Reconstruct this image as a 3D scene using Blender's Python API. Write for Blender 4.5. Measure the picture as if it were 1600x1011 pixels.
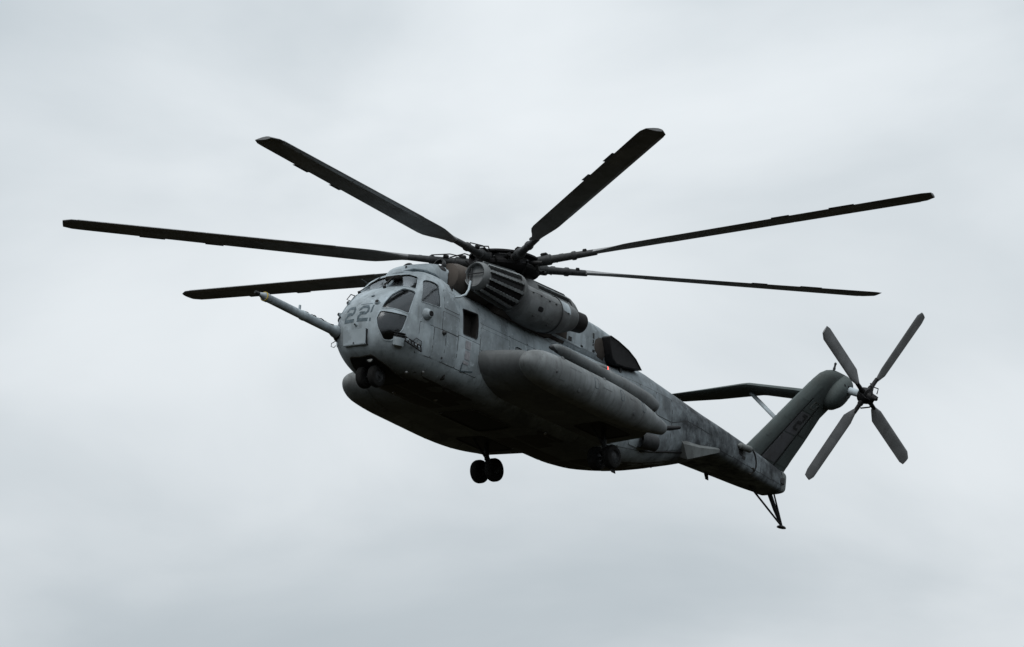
import bpy, bmesh, math, random
from mathutils import Vector, Matrix
from mathutils.bvhtree import BVHTree

for _o in list(bpy.data.objects):
    bpy.data.objects.remove(_o, do_unlink=True)
random.seed(5)
SC = bpy.context.scene
COL = SC.collection
R = math.radians

# ------------------------------------------------------------------ camera
cam_d = bpy.data.cameras.new('camera')
cam = bpy.data.objects.new('camera', cam_d)
COL.objects.link(cam)
cam.location = (0, 0, 1.7)
cam.rotation_euler = (R(90 + 12), 0, 0)
cam_d.sensor_width = 36
cam_d.lens = 270.19
cam_d.clip_start = 0.5
cam_d.clip_end = 20000
SC.camera = cam

# ------------------------------------------------------------------ overcast sky
SUN_EL, SUN_AZ = 56.0, 208.0            # degrees; azimuth measured from +Y clockwise
world = bpy.data.worlds.new('World')
SC.world = world
world.use_nodes = True
nt = world.node_tree
nt.nodes.clear()
N, L = nt.nodes, nt.links


def node(kind, **kw):
    n = N.new(kind)
    for k, v in kw.items():
        setattr(n, k, v)
    return n


wout = node('ShaderNodeOutputWorld')
bg = node('ShaderNodeBackground')
tc = node('ShaderNodeTexCoord')
mp = node('ShaderNodeMapping')
mp.inputs['Location'].default_value = (6.82, -7.25, -6.55)
mp.inputs['Scale'].default_value = (1.0, 1.0, 1.9)
n1 = node('ShaderNodeTexNoise'); n1.inputs['Scale'].default_value = 13; n1.inputs['Detail'].default_value = 6; n1.inputs['Roughness'].default_value = .47; n1.inputs['Distortion'].default_value = .35
n2 = node('ShaderNodeTexNoise'); n2.inputs['Scale'].default_value = 5; n2.inputs['Detail'].default_value = 3
L.new(tc.outputs['Generated'], mp.inputs['Vector'])
L.new(mp.outputs['Vector'], n1.inputs['Vector'])
L.new(mp.outputs['Vector'], n2.inputs['Vector'])
mixn = node('ShaderNodeMath', operation='MULTIPLY_ADD')
L.new(n2.outputs['Fac'], mixn.inputs[0]); mixn.inputs[1].default_value = .8
half = node('ShaderNodeMath', operation='MULTIPLY'); half.inputs[1].default_value = .75
L.new(n1.outputs['Fac'], half.inputs[0])
L.new(half.outputs[0], mixn.inputs[2])
ramp = node('ShaderNodeValToRGB')
cr = ramp.color_ramp
cr.interpolation = 'EASE'
cr.elements[0].position = .60; cr.elements[0].color = (.54, .60, .64, 1)
cr.elements[1].position = .99; cr.elements[1].color = (.86, .905, .935, 1)
L.new(mixn.outputs[0], ramp.inputs['Fac'])
# a cloud layer is brighter towards the zenith than towards the horizon
sep = node('ShaderNodeSeparateXYZ')
L.new(tc.outputs['Generated'], sep.inputs[0])
cl = node('ShaderNodeMath', operation='MAXIMUM'); cl.inputs[1].default_value = 0
L.new(sep.outputs['Z'], cl.inputs[0])
grad = node('ShaderNodeMath', operation='MULTIPLY_ADD'); grad.inputs[1].default_value = 1.40; grad.inputs[2].default_value = .70
L.new(cl.outputs[0], grad.inputs[0])
sc_ = node('ShaderNodeVectorMath', operation='SCALE')
L.new(ramp.outputs['Color'], sc_.inputs[0]); L.new(grad.outputs[0], sc_.inputs['Scale'])
sky = node('ShaderNodeTexSky', sky_type='NISHITA')
sky.sun_disc = False
sky.sun_elevation = R(SUN_EL)
sky.sun_rotation = R(SUN_AZ)
skys = node('ShaderNodeVectorMath', operation='SCALE'); skys.inputs['Scale'].default_value = .06
L.new(sky.outputs['Color'], skys.inputs[0])
mx = node('ShaderNodeMix', data_type='RGBA'); mx.inputs[0].default_value = .94
L.new(skys.outputs[0], mx.inputs[6]); L.new(sc_.outputs[0], mx.inputs[7])
L.new(mx.outputs[2], bg.inputs['Color'])
bg.inputs['Strength'].default_value = 1.0
L.new(bg.outputs[0], wout.inputs[0])

sun_d = bpy.data.lights.new('sun', 'SUN')
sun_d.energy = 1.5
sun_d.angle = R(35)
sun_d.color = (1, .97, .93)
sun = bpy.data.objects.new('sun', sun_d)
COL.objects.link(sun)
_sd = Vector((math.sin(R(SUN_AZ)) * math.cos(R(SUN_EL)), math.cos(R(SUN_AZ)) * math.cos(R(SUN_EL)), math.sin(R(SUN_EL))))
sun.rotation_euler = _sd.to_track_quat('Z', 'Y').to_euler()

vs = SC.view_settings
vs.view_transform = 'Standard'
vs.look = 'None'
vs.exposure = 0
vs.gamma = 1
vs.use_curve_mapping = False

# ------------------------------------------------------------------ materials
def new_mat(name):
    m = bpy.data.materials.new(name)
    m.use_nodes = True
    t = m.node_tree
    b = t.nodes['Principled BSDF']
    return m, t, b


def paint(name, col, rough=.72, dirt=.35, dirtcol=(.05, .048, .045), soot=None, streak=.35, vary=.14, metal=0.0, spots=0.0, grime_shade=0.0):
    """weathered paint in the aircraft's own coordinates: blotches, streaks, chips, soot"""
    m, t, b = new_mat(name)
    n, l = t.nodes, t.links
    geo = n.new('ShaderNodeTexCoord')
    oi = n.new('ShaderNodeObjectInfo')
    big = n.new('ShaderNodeTexNoise'); big.inputs['Scale'].default_value = 1.1; big.inputs['Detail'].default_value = 6; big.inputs['Roughness'].default_value = .62
    l.new(geo.outputs['Object'], big.inputs['Vector'])
    mp_ = n.new('ShaderNodeMapping'); mp_.inputs['Scale'].default_value = (4.5, 4.5, .55)
    l.new(geo.outputs['Object'], mp_.inputs['Vector'])
    st = n.new('ShaderNodeTexNoise'); st.inputs['Scale'].default_value = 1.6; st.inputs['Detail'].default_value = 5; st.inputs['Roughness'].default_value = .6
    l.new(mp_.outputs[0], st.inputs['Vector'])
    fine = n.new('ShaderNodeTexNoise'); fine.inputs['Scale'].default_value = 14; fine.inputs['Detail'].default_value = 5; fine.inputs['Roughness'].default_value = .7
    l.new(geo.outputs['Object'], fine.inputs['Vector'])

    def rng(src, a, c, d, e):
        r = n.new('ShaderNodeMapRange'); r.inputs[1].default_value = a; r.inputs[2].default_value = c; r.inputs[3].default_value = d; r.inputs[4].default_value = e
        l.new(src, r.inputs[0]); return r.outputs[0]

    def mix(fac, a, c):
        x = n.new('ShaderNodeMix'); x.data_type = 'RGBA'
        l.new(fac, x.inputs[0])
        for s, k in ((a, 6), (c, 7)):
            if isinstance(s, tuple): x.inputs[k].default_value = s + (1,)
            else: l.new(s, x.inputs[k])
        return x.outputs[2]
    # paint tone shifts a little from piece to piece
    hv = n.new('ShaderNodeHueSaturation'); hv.inputs['Color'].default_value = col + (1,)
    l.new(rng(oi.outputs['Random'], 0, 1, 1 - vary, 1 + vary), hv.inputs['Value'])
    c = hv.outputs[0]
    c = mix(rng(big.outputs['Fac'], .35, .72, 0, .5), c, tuple(x * 1.22 for x in col))
    # repainted patches of slightly different grey, edges broken up by noise
    wob = n.new('ShaderNodeVectorMath'); wob.operation = 'MULTIPLY_ADD'; wob.inputs[1].default_value = (.35, .35, .35)
    l.new(fine.outputs['Color'], wob.inputs[0]); l.new(geo.outputs['Object'], wob.inputs[2])
    vor = n.new('ShaderNodeTexVoronoi'); vor.inputs['Scale'].default_value = 1.7
    l.new(wob.outputs[0], vor.inputs['Vector'])
    vs_ = n.new('ShaderNodeSeparateColor'); l.new(vor.outputs['Color'], vs_.inputs[0])
    c = mix(rng(vs_.outputs[0], .70, .78, 0, .42), c, tuple(x * .62 for x in col))
    c = mix(rng(vs_.outputs[1], .76, .84, 0, .45), c, tuple(min(1, x * 1.38) for x in col))
    c = mix(rng(big.outputs['Fac'], .62, .30, 0, dirt), c, dirtcol)
    c = mix(rng(st.outputs['Fac'], .50, .78, 0, streak), c, dirtcol)
    c = mix(rng(fine.outputs['Fac'], .60, .75, 0, .28), c, tuple(x * .55 for x in col))
    if spots:
        sp = n.new('ShaderNodeTexNoise'); sp.inputs['Scale'].default_value = 5; sp.inputs['Detail'].default_value = 8; sp.inputs['Roughness'].default_value = .75
        l.new(geo.outputs['Object'], sp.inputs['Vector'])
        c = mix(rng(sp.outputs['Fac'], .60, .68, 0, spots), c, tuple(min(1, x * 1.9) for x in col))
    if soot:
        x0, x1, amt, sc = soot
        sn_ = n.new('ShaderNodeTexNoise'); sn_.inputs['Scale'].default_value = 1.9; sn_.inputs['Detail'].default_value = 8; sn_.inputs['Roughness'].default_value = .68
        l.new(geo.outputs['Object'], sn_.inputs['Vector'])
        sx = n.new('ShaderNodeSeparateXYZ'); l.new(geo.outputs['Object'], sx.inputs[0])
        f = rng(sx.outputs['X'], x0, x1, 0, 1)
        ad = n.new('ShaderNodeMath'); ad.operation = 'MULTIPLY'
        l.new(f, ad.inputs[0]); l.new(rng(sn_.outputs['Fac'], .34, .60, .42, 1.0), ad.inputs[1])
        am = n.new('ShaderNodeMath'); am.operation = 'MULTIPLY'; am.inputs[1].default_value = amt
        l.new(ad.outputs[0], am.inputs[0])
        c = mix(am.outputs[0], c, sc)
    if grime_shade:  # belly grime with underside shade painted in, darker towards the bottom
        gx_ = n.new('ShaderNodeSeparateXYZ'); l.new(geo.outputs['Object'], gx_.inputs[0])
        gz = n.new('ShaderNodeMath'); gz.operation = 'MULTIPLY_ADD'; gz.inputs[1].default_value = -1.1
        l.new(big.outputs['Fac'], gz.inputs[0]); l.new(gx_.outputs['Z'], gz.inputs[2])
        c = mix(rng(gz.outputs[0], .36, .0, 0, grime_shade), c, (.03, .027, .021))
    l.new(c, b.inputs['Base Color'])
    l.new(rng(fine.outputs['Fac'], .3, .7, rough - .08, rough + .12), b.inputs['Roughness'])
    b.inputs['Metallic'].default_value = metal
    b.inputs['Specular IOR Level'].default_value = .14
    bp = n.new('ShaderNodeBump'); bp.inputs['Strength'].default_value = .12; bp.inputs['Distance'].default_value = .02
    l.new(big.outputs['Fac'], bp.inputs['Height'])
    l.new(bp.outputs[0], b.inputs['Normal'])
    return m


def plain(name, col, rough=.7, metal=0.0, spec=.15, var=.25, scale=9):
    m, t, b = new_mat(name)
    n, l = t.nodes, t.links
    g = n.new('ShaderNodeTexCoord')
    x = n.new('ShaderNodeTexNoise'); x.inputs['Scale'].default_value = scale; x.inputs['Detail'].default_value = 5
    l.new(g.outputs['Object'], x.inputs['Vector'])
    r = n.new('ShaderNodeValToRGB')
    r.color_ramp.elements[0].position = .3; r.color_ramp.elements[0].color = tuple(c * (1 - var) for c in col) + (1,)
    r.color_ramp.elements[1].position = .7; r.color_ramp.elements[1].color = tuple(min(1, c * (1 + var)) for c in col) + (1,)
    l.new(x.outputs['Fac'], r.inputs[0]); l.new(r.outputs[0], b.inputs['Base Color'])
    b.inputs['Roughness'].default_value = rough
    b.inputs['Metallic'].default_value = metal
    b.inputs['Specular IOR Level'].default_value = spec
    return m


def glass(name, tint, refl=.12):
    m = bpy.data.materials.new(name)
    m.use_nodes = True
    t = m.node_tree; n, l = t.nodes, t.links
    n.clear()
    o = n.new('ShaderNodeOutputMaterial')
    tr = n.new('ShaderNodeBsdfTransparent'); tr.inputs[0].default_value = tint + (1,)
    gl = n.new('ShaderNodeBsdfGlossy'); gl.inputs['Roughness'].default_value = .18; gl.inputs['Color'].default_value = (.86, .92, .97, 1)
    fr = n.new('ShaderNodeFresnel'); fr.inputs[0].default_value = 1.5
    g = n.new('ShaderNodeTexCoord')
    ns = n.new('ShaderNodeTexNoise'); ns.inputs['Scale'].default_value = 3
    l.new(g.outputs['Object'], ns.inputs['Vector'])
    bp = n.new('ShaderNodeBump'); bp.inputs['Strength'].default_value = .25; bp.inputs['Distance'].default_value = .03
    l.new(ns.outputs['Fac'], bp.inputs['Height']); l.new(bp.outputs[0], gl.inputs['Normal'])
    ad = n.new('ShaderNodeMath'); ad.operation = 'ADD'; ad.inputs[1].default_value = refl; ad.use_clamp = True
    l.new(fr.outputs[0], ad.inputs[0])
    mx_ = n.new('ShaderNodeMixShader')
    l.new(ad.outputs[0], mx_.inputs[0]); l.new(tr.outputs[0], mx_.inputs[1]); l.new(gl.outputs[0], mx_.inputs[2])
    l.new(mx_.outputs[0], o.inputs[0])
    return m


GREY = (.345, .397, .428)
MAT = dict(
    hull=paint('fuselage_paint', GREY, dirt=.5, streak=.5, soot=(-3.8, -7.2, .97, (.032, .035, .039)), spots=.45, grime_shade=.8, vary=.19),
    tail=paint('sooty_tail_paint', (.085, .088, .098), dirt=.55, streak=.5, spots=.35),
    strake=paint('strake_paint', (.17, .185, .185), dirt=.5),
    fin=paint('dark_fin_paint', (.066, .082, .082), dirt=.4, streak=.3),
    grey=paint('grey_paint', GREY),
    pale=paint('pale_panel_paint', (.34, .39, .42), dirt=.15, streak=.1),
    nac=paint('nacelle_paint', (.155, .165, .17), dirt=.65, streak=.3),
    tank=paint('tank_paint', (.18, .196, .202), dirt=.5, streak=.55),
    spon=paint('sponson_paint', (.13, .142, .148), dirt=.4, streak=.35),
    brown=paint('heat_stained_paint', (.07, .06, .053), dirt=.5),
    belly=paint('oily_shaded_belly_paint', (.045, .042, .036), dirt=.5, streak=.5),  # oil plus underside shade put into the belly colour
    black=plain('black_rubber_grease', (.012, .012, .013), .55),
    seam=plain('panel_sealant', (.055, .058, .06), .8),
    dark=plain('dark_metal', (.035, .037, .039), .5, .2),
    steel=plain('worn_steel', (.22, .22, .22), .4, .8),
    soot=plain('burnt_exhaust_metal', (.022, .021, .021), .65, .3),
    inner=plain('dark_interior_lining', (.018, .017, .016), .9),
    rubber=plain('tyre_rubber', (.014, .014, .014), .85),
    blade=paint('blade_paint', (.20, .205, .21), dirt=.3, streak=.1, rough=.7),
    ink=plain('stencil_paint', (.085, .11, .125), .6, var=.45, scale=16),
    inkpale=plain('faded_stencil_paint', (.27, .27, .29), .6),
    glass=glass('cockpit_glass', (.40, .40, .41), .05),
    smoke=glass('dark_chin_glass', (.22, .22, .24), .02),
    white=plain('white_lens', (.75, .76, .74), .3),
    yellow=plain('yellow_band_paint', (.45, .33, .06), .6),
    seat=plain('seat_fabric', (.05, .052, .045), .9),
)
m_, t_, b_ = new_mat('red_position_light')
b_.inputs['Base Color'].default_value = (.5, .02, .02, 1)
b_.inputs['Emission Color'].default_value = (1, .10, .07, 1)
b_.inputs['Emission Strength'].default_value = 5
MAT['red'] = m_

# ------------------------------------------------------------------ mesh helpers
def ball(a): return Vector(a)


class MB:
    def __init__(s): s.v, s.f, s.m = [], [], []

    def add(s, v, f, mi=0):
        o = len(s.v)
        s.v += [tuple(x) for x in v]
        s.f += [tuple(i + o for i in q) for q in f]
        s.m += [mi] * len(f)
        return s

    def loft(s, rings, cap=True, close=True, mi=0):
        n = len(rings[0]); v = [p for r in rings for p in r]; f = []
        for i in range(len(rings) - 1):
            for j in range(n if close else n - 1):
                k = (j + 1) % n
                f.append((i * n + j, i * n + k, (i + 1) * n + k, (i + 1) * n + j))
        if cap:
            f.append(tuple(range(n - 1, -1, -1)))
            f.append(tuple((len(rings) - 1) * n + j for j in range(n)))
        return s.add(v, f, mi)

    def lathe(s, prof, o, ax, n=20, cap=True, sq=(1, 1), up=None, mi=0):
        """prof: (t, r) along axis ax from o"""
        o = Vector(o); ax = Vector(ax).normalized()
        u = Vector(up) if up else (Vector((0, 0, 1)) if abs(ax.z) < .9 else Vector((1, 0, 0)))
        a = ax.cross(u).normalized(); b = a.cross(ax).normalized()
        rings = []
        for t, r in prof:
            c = o + ax * t
            rings.append([c + a * (r * sq[0] * math.cos(2 * math.pi * j / n)) + b * (r * sq[1] * math.sin(2 * math.pi * j / n)) for j in range(n)])
        return s.loft(rings, cap, mi=mi)

    def tube(s, pts, r, n=8, cap=True, mi=0):
        pts = [Vector(p) for p in pts]
        rs = r if isinstance(r, (list, tuple)) else [r] * len(pts)
        rings = []; prev = None
        for i, p in enumerate(pts):
            d = (pts[min(i + 1, len(pts) - 1)] - pts[max(i - 1, 0)]).normalized()
            if prev is None:
                u = Vector((0, 0, 1)) if abs(d.z) < .9 else Vector((1, 0, 0))
                a = d.cross(u).normalized()
            else:
                a = (prev - d * prev.dot(d)).normalized()
            prev = a; b = d.cross(a)
            rings.append([p + (a * math.cos(2 * math.pi * j / n) + b * math.sin(2 * math.pi * j / n)) * rs[i] for j in range(n)])
        return s.loft(rings, cap, mi=mi)

    def box(s, c, size, ax=None, bev=.0, taper=(1, 1), mi=0):
        """box about c; ax = 3 axes; bevelled by chamfering the long profile; taper scales the +x end"""
        c = Vector(c); ax = [Vector(a).normalized() for a in ax] if ax else [Vector((1, 0, 0)), Vector((0, 1, 0)), Vector((0, 0, 1))]
        hx, hy, hz = [q / 2 for q in size]
        bv = min(bev, hy * .9, hz * .9)

        def prof(k, sh, ty, tz):
            y, z = (hy - sh) * ty, (hz - sh) * tz
            b = max(bv - sh * .3, .0005)
            return [(k, -y + b, -z), (k, y - b, -z), (k, y, -z + b), (k, y, z - b), (k, y - b, z), (k, -y + b, z), (k, -y, z - b), (k, -y, -z + b)]
        rr = [prof(-hx, bv, 1, 1), prof(-hx + bv, 0, 1, 1), prof(hx - bv, 0, *taper), prof(hx, bv, *taper)] if bv else [prof(-hx, 0, 1, 1), prof(hx, 0, *taper)]
        rings = [[c + ax[0] * p[0] + ax[1] * p[1] + ax[2] * p[2] for p in r] for r in rr]
        return s.loft(rings, mi=mi)

    def prism(s, poly, d, mi=0):
        d = Vector(d); n = len(poly)
        v = [Vector(p) for p in poly] + [Vector(p) + d for p in poly]
        f = [tuple(range(n - 1, -1, -1)), tuple(range(n, 2 * n))]
        f += [(j, (j + 1) % n, n + (j + 1) % n, n + j) for j in range(n)]
        return s.add(v, f, mi)

    def mirror(s):
        q = MB(); q.v = [(x, -y, z) for x, y, z in s.v]; q.f = [tuple(reversed(f)) for f in s.f]; q.m = list(s.m)
        return q

    def mesh(s, name, mats, ang=35):
        me = bpy.data.meshes.new(name)
        me.from_pydata(s.v, [], s.f)
        bm = bmesh.new(); bm.from_mesh(me)
        bmesh.ops.recalc_face_normals(bm, faces=bm.faces[:])
        bm.to_mesh(me); bm.free()
        for m in (mats if isinstance(mats, (list, tuple)) else [mats]):
            me.materials.append(MAT[m])
        for p, i in zip(me.polygons, s.m): p.material_index = i
        me.polygons.foreach_set('use_smooth', [True] * len(me.polygons))
        me.set_sharp_from_angle(angle=R(ang))
        me.update()
        return me

    def build(s, name, mats, parent=None, ang=35, label=None):
        o = bpy.data.objects.new(name, s.mesh(name, mats, ang))
        COL.objects.link(o)
        if parent: o.parent = parent
        if label: o['label'] = label
        return o


def both(mb, name, mat, parent, parent2=None, **k):
    """the port piece and its starboard mirror image"""
    a = mb.build(name, mat, parent, **k)
    b = mb.mirror().build(name, mat, parent2 or parent, **k)
    return a, b


def empty(name, parent=None, loc=(0, 0, 0)):
    o = bpy.data.objects.new(name, None)
    o.empty_display_size = .3
    COL.objects.link(o); o.location = loc
    if parent: o.parent = parent
    return o


def interp(tab, x, k):
    """smooth (Catmull-Rom) lookup in a table whose first column falls"""
    n = len(tab)
    if x >= tab[0][0]: return tab[0][k]
    if x <= tab[-1][0]: return tab[-1][k]
    for i in range(n - 1):
        if tab[i][0] >= x >= tab[i + 1][0]: break
    x0, x1 = tab[i][0], tab[i + 1][0]; y0, y1 = tab[i][k], tab[i + 1][k]
    h = x1 - x0; t = (x - x0) / h
    d = (y1 - y0) / h
    dm = (y0 - tab[i - 1][k]) / (x0 - tab[i - 1][0]) if i > 0 else d
    dp = (tab[i + 2][k] - y1) / (tab[i + 2][0] - x1) if i + 2 < n else d

    def mono(p, q): return 0 if p * q <= 0 else 2 * p * q / (p + q)
    m0 = mono(dm, d) if i > 0 else d; m1 = mono(dp, d) if i + 2 < n else d
    return (2 * t**3 - 3 * t**2 + 1) * y0 + (t**3 - 2 * t**2 + t) * h * m0 + (-2 * t**3 + 3 * t**2) * y1 + (t**3 - t**2) * h * m1


def ring(x, w, zb, zt, zm, nu, nl, n=64, cy=0):
    out = []
    for j in range(n):
        a = 2 * math.pi * (j + .5) / n
        c, s = math.cos(a), math.sin(a)
        e = nu if s >= 0 else nl
        h = (zt - zm) if s >= 0 else (zm - zb)
        out.append(Vector((x, cy + w * math.copysign(abs(c) ** (2 / e), c), zm + h * math.copysign(abs(s) ** (2 / e), s))))
    return out


# ------------------------------------------------------------------ ground
gm, gt, gb = new_mat('dark_airfield_ground')
_tc = gt.nodes.new('ShaderNodeTexCoord'); _n = gt.nodes.new('ShaderNodeTexNoise'); _n.inputs['Scale'].default_value = .02; _n.inputs['Detail'].default_value = 8
_r = gt.nodes.new('ShaderNodeValToRGB')
_r.color_ramp.elements[0].position = .35; _r.color_ramp.elements[0].color = (.013, .0115, .0075, 1)
_r.color_ramp.elements[1].position = .65; _r.color_ramp.elements[1].color = (.022, .019, .012, 1)
gt.links.new(_tc.outputs['Object'], _n.inputs['Vector']); gt.links.new(_n.outputs['Fac'], _r.inputs[0]); gt.links.new(_r.outputs[0], gb.inputs['Base Color'])
gb.inputs['Roughness'].default_value = 1.0
gb.inputs['Specular IOR Level'].default_value = 0.0
MAT['ground'] = gm
gmb = MB()
_rings = []
for rr, zz in ((0, 0), (30, 0), (80, 0), (160, 0), (320, 0), (700, 0), (1200, 20), (1700, 120), (2300, 270), (2900, 380), (3700, 450), (6000, 420), (9000, 300)):
    # level airfield; outer rings rise as unseen hills, added to block low skylight
    _rings.append([Vector((max(rr, .01) * math.cos(2 * math.pi * j / 180), 200 + max(rr, .01) * math.sin(2 * math.pi * j / 180), zz * (.80 + .12 * math.sin(j * .21 + rr * .001) * math.cos(j * .105 + rr * .002) + .05 * math.sin(j * .63 + rr * .004)))) for j in range(180)])
gmb.loft(_rings, cap=False)
ground = gmb.build('ground', 'ground')
ground['kind'] = 'structure'

# ------------------------------------------------------------------ helicopter root
heli = empty('helicopter')
heli['label'] = 'grey heavy-lift military helicopter numbered 22 flying under an overcast sky'
heli['category'] = 'helicopter'
heli.matrix_world = Matrix(((-0.590355, 0.802393, 0.087445, -0.6456),
                            (-0.798914, -0.596328, 0.078295, 203.0894),
                            (0.114969, -0.023639, 0.993088, 41.5693),
                            (0, 0, 0, 1)))
# body axes: x forward from the rotor mast, y to port, z up; metres

# ------------------------------------------------------------------ fuselage
#        x      w     zb    zt    zm   nu   nl
HULL = [(6.12, .03, 1.47, 1.55, 1.50, 2.0, 2.0),
        (6.09, .32, 1.20, 1.82, 1.50, 2.2, 2.0),
        (6.01, .62, .98, 2.06, 1.50, 2.4, 2.05),
        (5.86, .85, .81, 2.27, 1.52, 2.7, 2.1),
        (5.60, 1.04, .66, 2.51, 1.56, 3.1, 2.2),
        (5.22, 1.20, .53, 2.80, 1.62, 3.7, 2.4),
        (4.95, 1.265, .48, 2.98, 1.66, 4.0, 2.6),
        (4.80, 1.29, .46, 3.12, 1.68, 4.0, 2.7),
        (4.60, 1.31, .45, 3.39, 1.70, 3.8, 2.8),
        (4.40, 1.33, .45, 3.50, 1.72, 3.7, 3.0),
        (3.90, 1.345, .45, 3.54, 1.72, 3.5, 3.1),
        (3.0, 1.345, .45, 3.42, 1.70, 3.2, 3.2),
        (-3.4, 1.345, .47, 3.30, 1.70, 3.6, 3.4),
        (-4.4, 1.34, .55, 3.42, 1.80, 3.6, 3.4),
        (-5.2, 1.32, .70, 3.58, 1.95, 3.5, 3.3),
        (-6.1, 1.28, .93, 3.49, 2.1, 3.4, 3.2),
        (-7.4, 1.19, 1.36, 3.33, 2.3, 3.3, 3.1),
        (-8.4, 1.07, 1.74, 3.22, 2.45, 3.3, 3.2),
        (-8.9, 1.00, 1.98, 3.17, 2.55, 3.4, 3.4),
        (-9.2, .96, 2.09, 3.14, 2.60, 3.5, 3.8),
        (-9.6, .91, 2.11, 3.11, 2.60, 3.6, 4.2),
        (-11., .73, 2.12, 3.02, 2.56, 3.6, 4.4),
        (-12.2, .56, 2.13, 2.90, 2.50, 4.4, 5.2),
        (-13.1, .43, 2.16, 2.80, 2.47, 4.8, 5.6)]


def hull_ring(x, off=0.0, n=64):
    w, zb, zt, zm, nu, nl = [interp(HULL, x, k) for k in range(1, 7)]
    return ring(x, max(w - off, .01), min(zb + off, zm - .01), max(zt - off, zm + .01), zm, nu, nl, n)


def xs_between(a, b, n): return [a + (b - a) * i / n for i in range(n + 1)]


XS = [6.12, 6.11, 6.09, 6.06] + xs_between(6.01, 3.6, 34) + xs_between(3.4, -3.4, 17) + xs_between(-3.7, -13.1, 40)
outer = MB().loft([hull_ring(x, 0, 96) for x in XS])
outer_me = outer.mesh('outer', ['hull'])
hull_bvh = BVHTree.FromPolygons(outer.v, outer.f)
#@@HULLDONE
inner_x = xs_between(6.0, -8.4, 60)
shell = MB()
shell.v = list(outer.v); shell.f = list(outer.f); shell.m = [0] * len(outer.f)
shell.loft([hull_ring(x, .055, 64) for x in inner_x], mi=1)


def densify(pts, step=.1):
    out = []
    for i, p in enumerate(pts):
        p = Vector(p); q = Vector(pts[(i + 1) % len(pts)])
        k = max(1, int((q - p).length / step))
        out += [p.lerp(q, j / k) for j in range(k)]
    return out


def rounded(pts, r=.06, k=3):
    out = []; n = len(pts)
    for i in range(n):
        p = Vector(pts[i]); a = Vector(pts[i - 1]); b = Vector(pts[(i + 1) % n])
        da, db = a - p, b - p
        ra = min(r, da.length * .45); rb = min(r, db.length * .45)
        s, e = p + da.normalized() * ra, p + db.normalized() * rb
        for j in range(k + 1):
            t = j / k
            out.append(s.lerp(p, t).lerp(p.lerp(e, t), t))
    return out


def grow(pts, w):
    c = sum((Vector(p) for p in pts), Vector()) / len(pts)
    return [Vector(p) + (Vector(p) - c).normalized() * w for p in pts]


def proj(p, n, bvh, off):
    n = Vector(n).normalized()
    h, hn, i, d = bvh.ray_cast(Vector(p) + n * 1.2, -n, 2.6)
    if h is None: return Vector(p)
    if hn.dot(n) < 0: hn = -hn
    return h + hn * off


def patch(outline, n, off=.004, thick=.012, bvh=None, step=.12, rings=4):
    """a thin sheet that follows the surface below it, with an edge"""
    bvh = bvh or hull_bvh
    o = densify(outline, step); c = sum(o, Vector()) / len(o); k = len(o)
    mb = MB(); v = []
    v += [proj(p, n, bvh, off - thick) for p in o]
    for i in range(rings):
        s = 1 - i / rings
        v += [proj(c + (p - c) * s, n, bvh, off) for p in o]
    v.append(proj(c, n, bvh, off))
    f = []
    for i in range(rings):
        for j in range(k):
            f.append((i * k + j, i * k + (j + 1) % k, (i + 1) * k + (j + 1) % k, (i + 1) * k + j))
    last = rings * k
    for j in range(k): f.append((last + j, last + (j + 1) % k, len(v) - 1))
    return mb.add(v, f)


def rim(outline, n, w=.03, off=.012, inset=.03, bvh=None, step=.1):
    """a raised frame round an opening"""
    bvh = bvh or hull_bvh
    o = densify(outline, step); g = grow(o, w); k = len(o)
    R4 = [[proj(p, n, bvh, -inset) for p in o], [proj(p, n, bvh, off) for p in o], [proj(p, n, bvh, off) for p in g], [proj(p, n, bvh, -.01) for p in g]]
    mb = MB(); v = sum(R4, []); f = []
    for i in range(4):
        for j in range(k):
            a, b = i * k, ((i + 1) % 4) * k
            f.append((a + j, a + (j + 1) % k, b + (j + 1) % k, b + j))
    return mb.add(v, f)


def flip(pts): return [Vector((p[0], -p[1], p[2])) for p in reversed([Vector(q) for q in pts])]


WIN = [  # name, outline, direction, glass, corner radius, starboard twin too
    ('windshield', [(4.62, .035, 3.36), (4.64, .45, 3.33), (4.69, .80, 3.20), (5.0, 1.01, 2.75), (5.10, .67, 2.85), (5.06, .035, 2.92)], (.68, .1, .73), 'glass', .05),
    ('cockpit_side_window', [(4.70, .97, 3.10), (4.27, 1.18, 3.06), (4.25, 1.32, 2.43), (5.0, 1.22, 2.40)], (.31, .88, .35), 'glass', .09),
    ('nose_window', [(5.10, 1.07, 2.64), (5.24, .76, 2.73), (5.55, .68, 2.47), (5.785, .67, 2.21), (5.89, .665, 2.05), (5.39, 1.13, 2.0)], (.67, .5, .55), 'smoke', .06),
    ('chin_window', [(5.93, .665, 1.90), (5.42, 1.12, 1.87), (5.53, 1.07, 1.50), (5.69, .91, 1.20), (5.84, .78, 1.18), (5.97, .69, 1.45), (6.0, .62, 1.68)], (.71, .7, -.03), 'smoke', .07),
    ('gunner_window', [(3.26, 1.27, 2.70), (2.56, 1.25, 2.75), (2.62, 1.34, 2.04), (3.22, 1.34, 2.01)], (0, 1, .1), None, .05),
    ('cabin_window', [(.95, 1.3, 2.33), (.55, 1.3, 2.35), (.55, 1.3, 1.98), (.95, 1.3, 1.96)], (0, 1, 0), 'smoke', .12),
]
WIN = [(a_, grow(b_, .035) if a_ in ('nose_window', 'chin_window') else b_, c_, d_, e_) for a_, b_, c_, d_, e_ in WIN]
cut = MB()
for nm, pts, n, g, r in WIN:
    o = rounded(pts, r); d = Vector(n).normalized()
    for oo, dd in ((o, d), (flip(o), Vector((d.x, -d.y, d.z)))):
        cut.prism([p - dd * .22 for p in oo], dd * .5)

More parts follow.
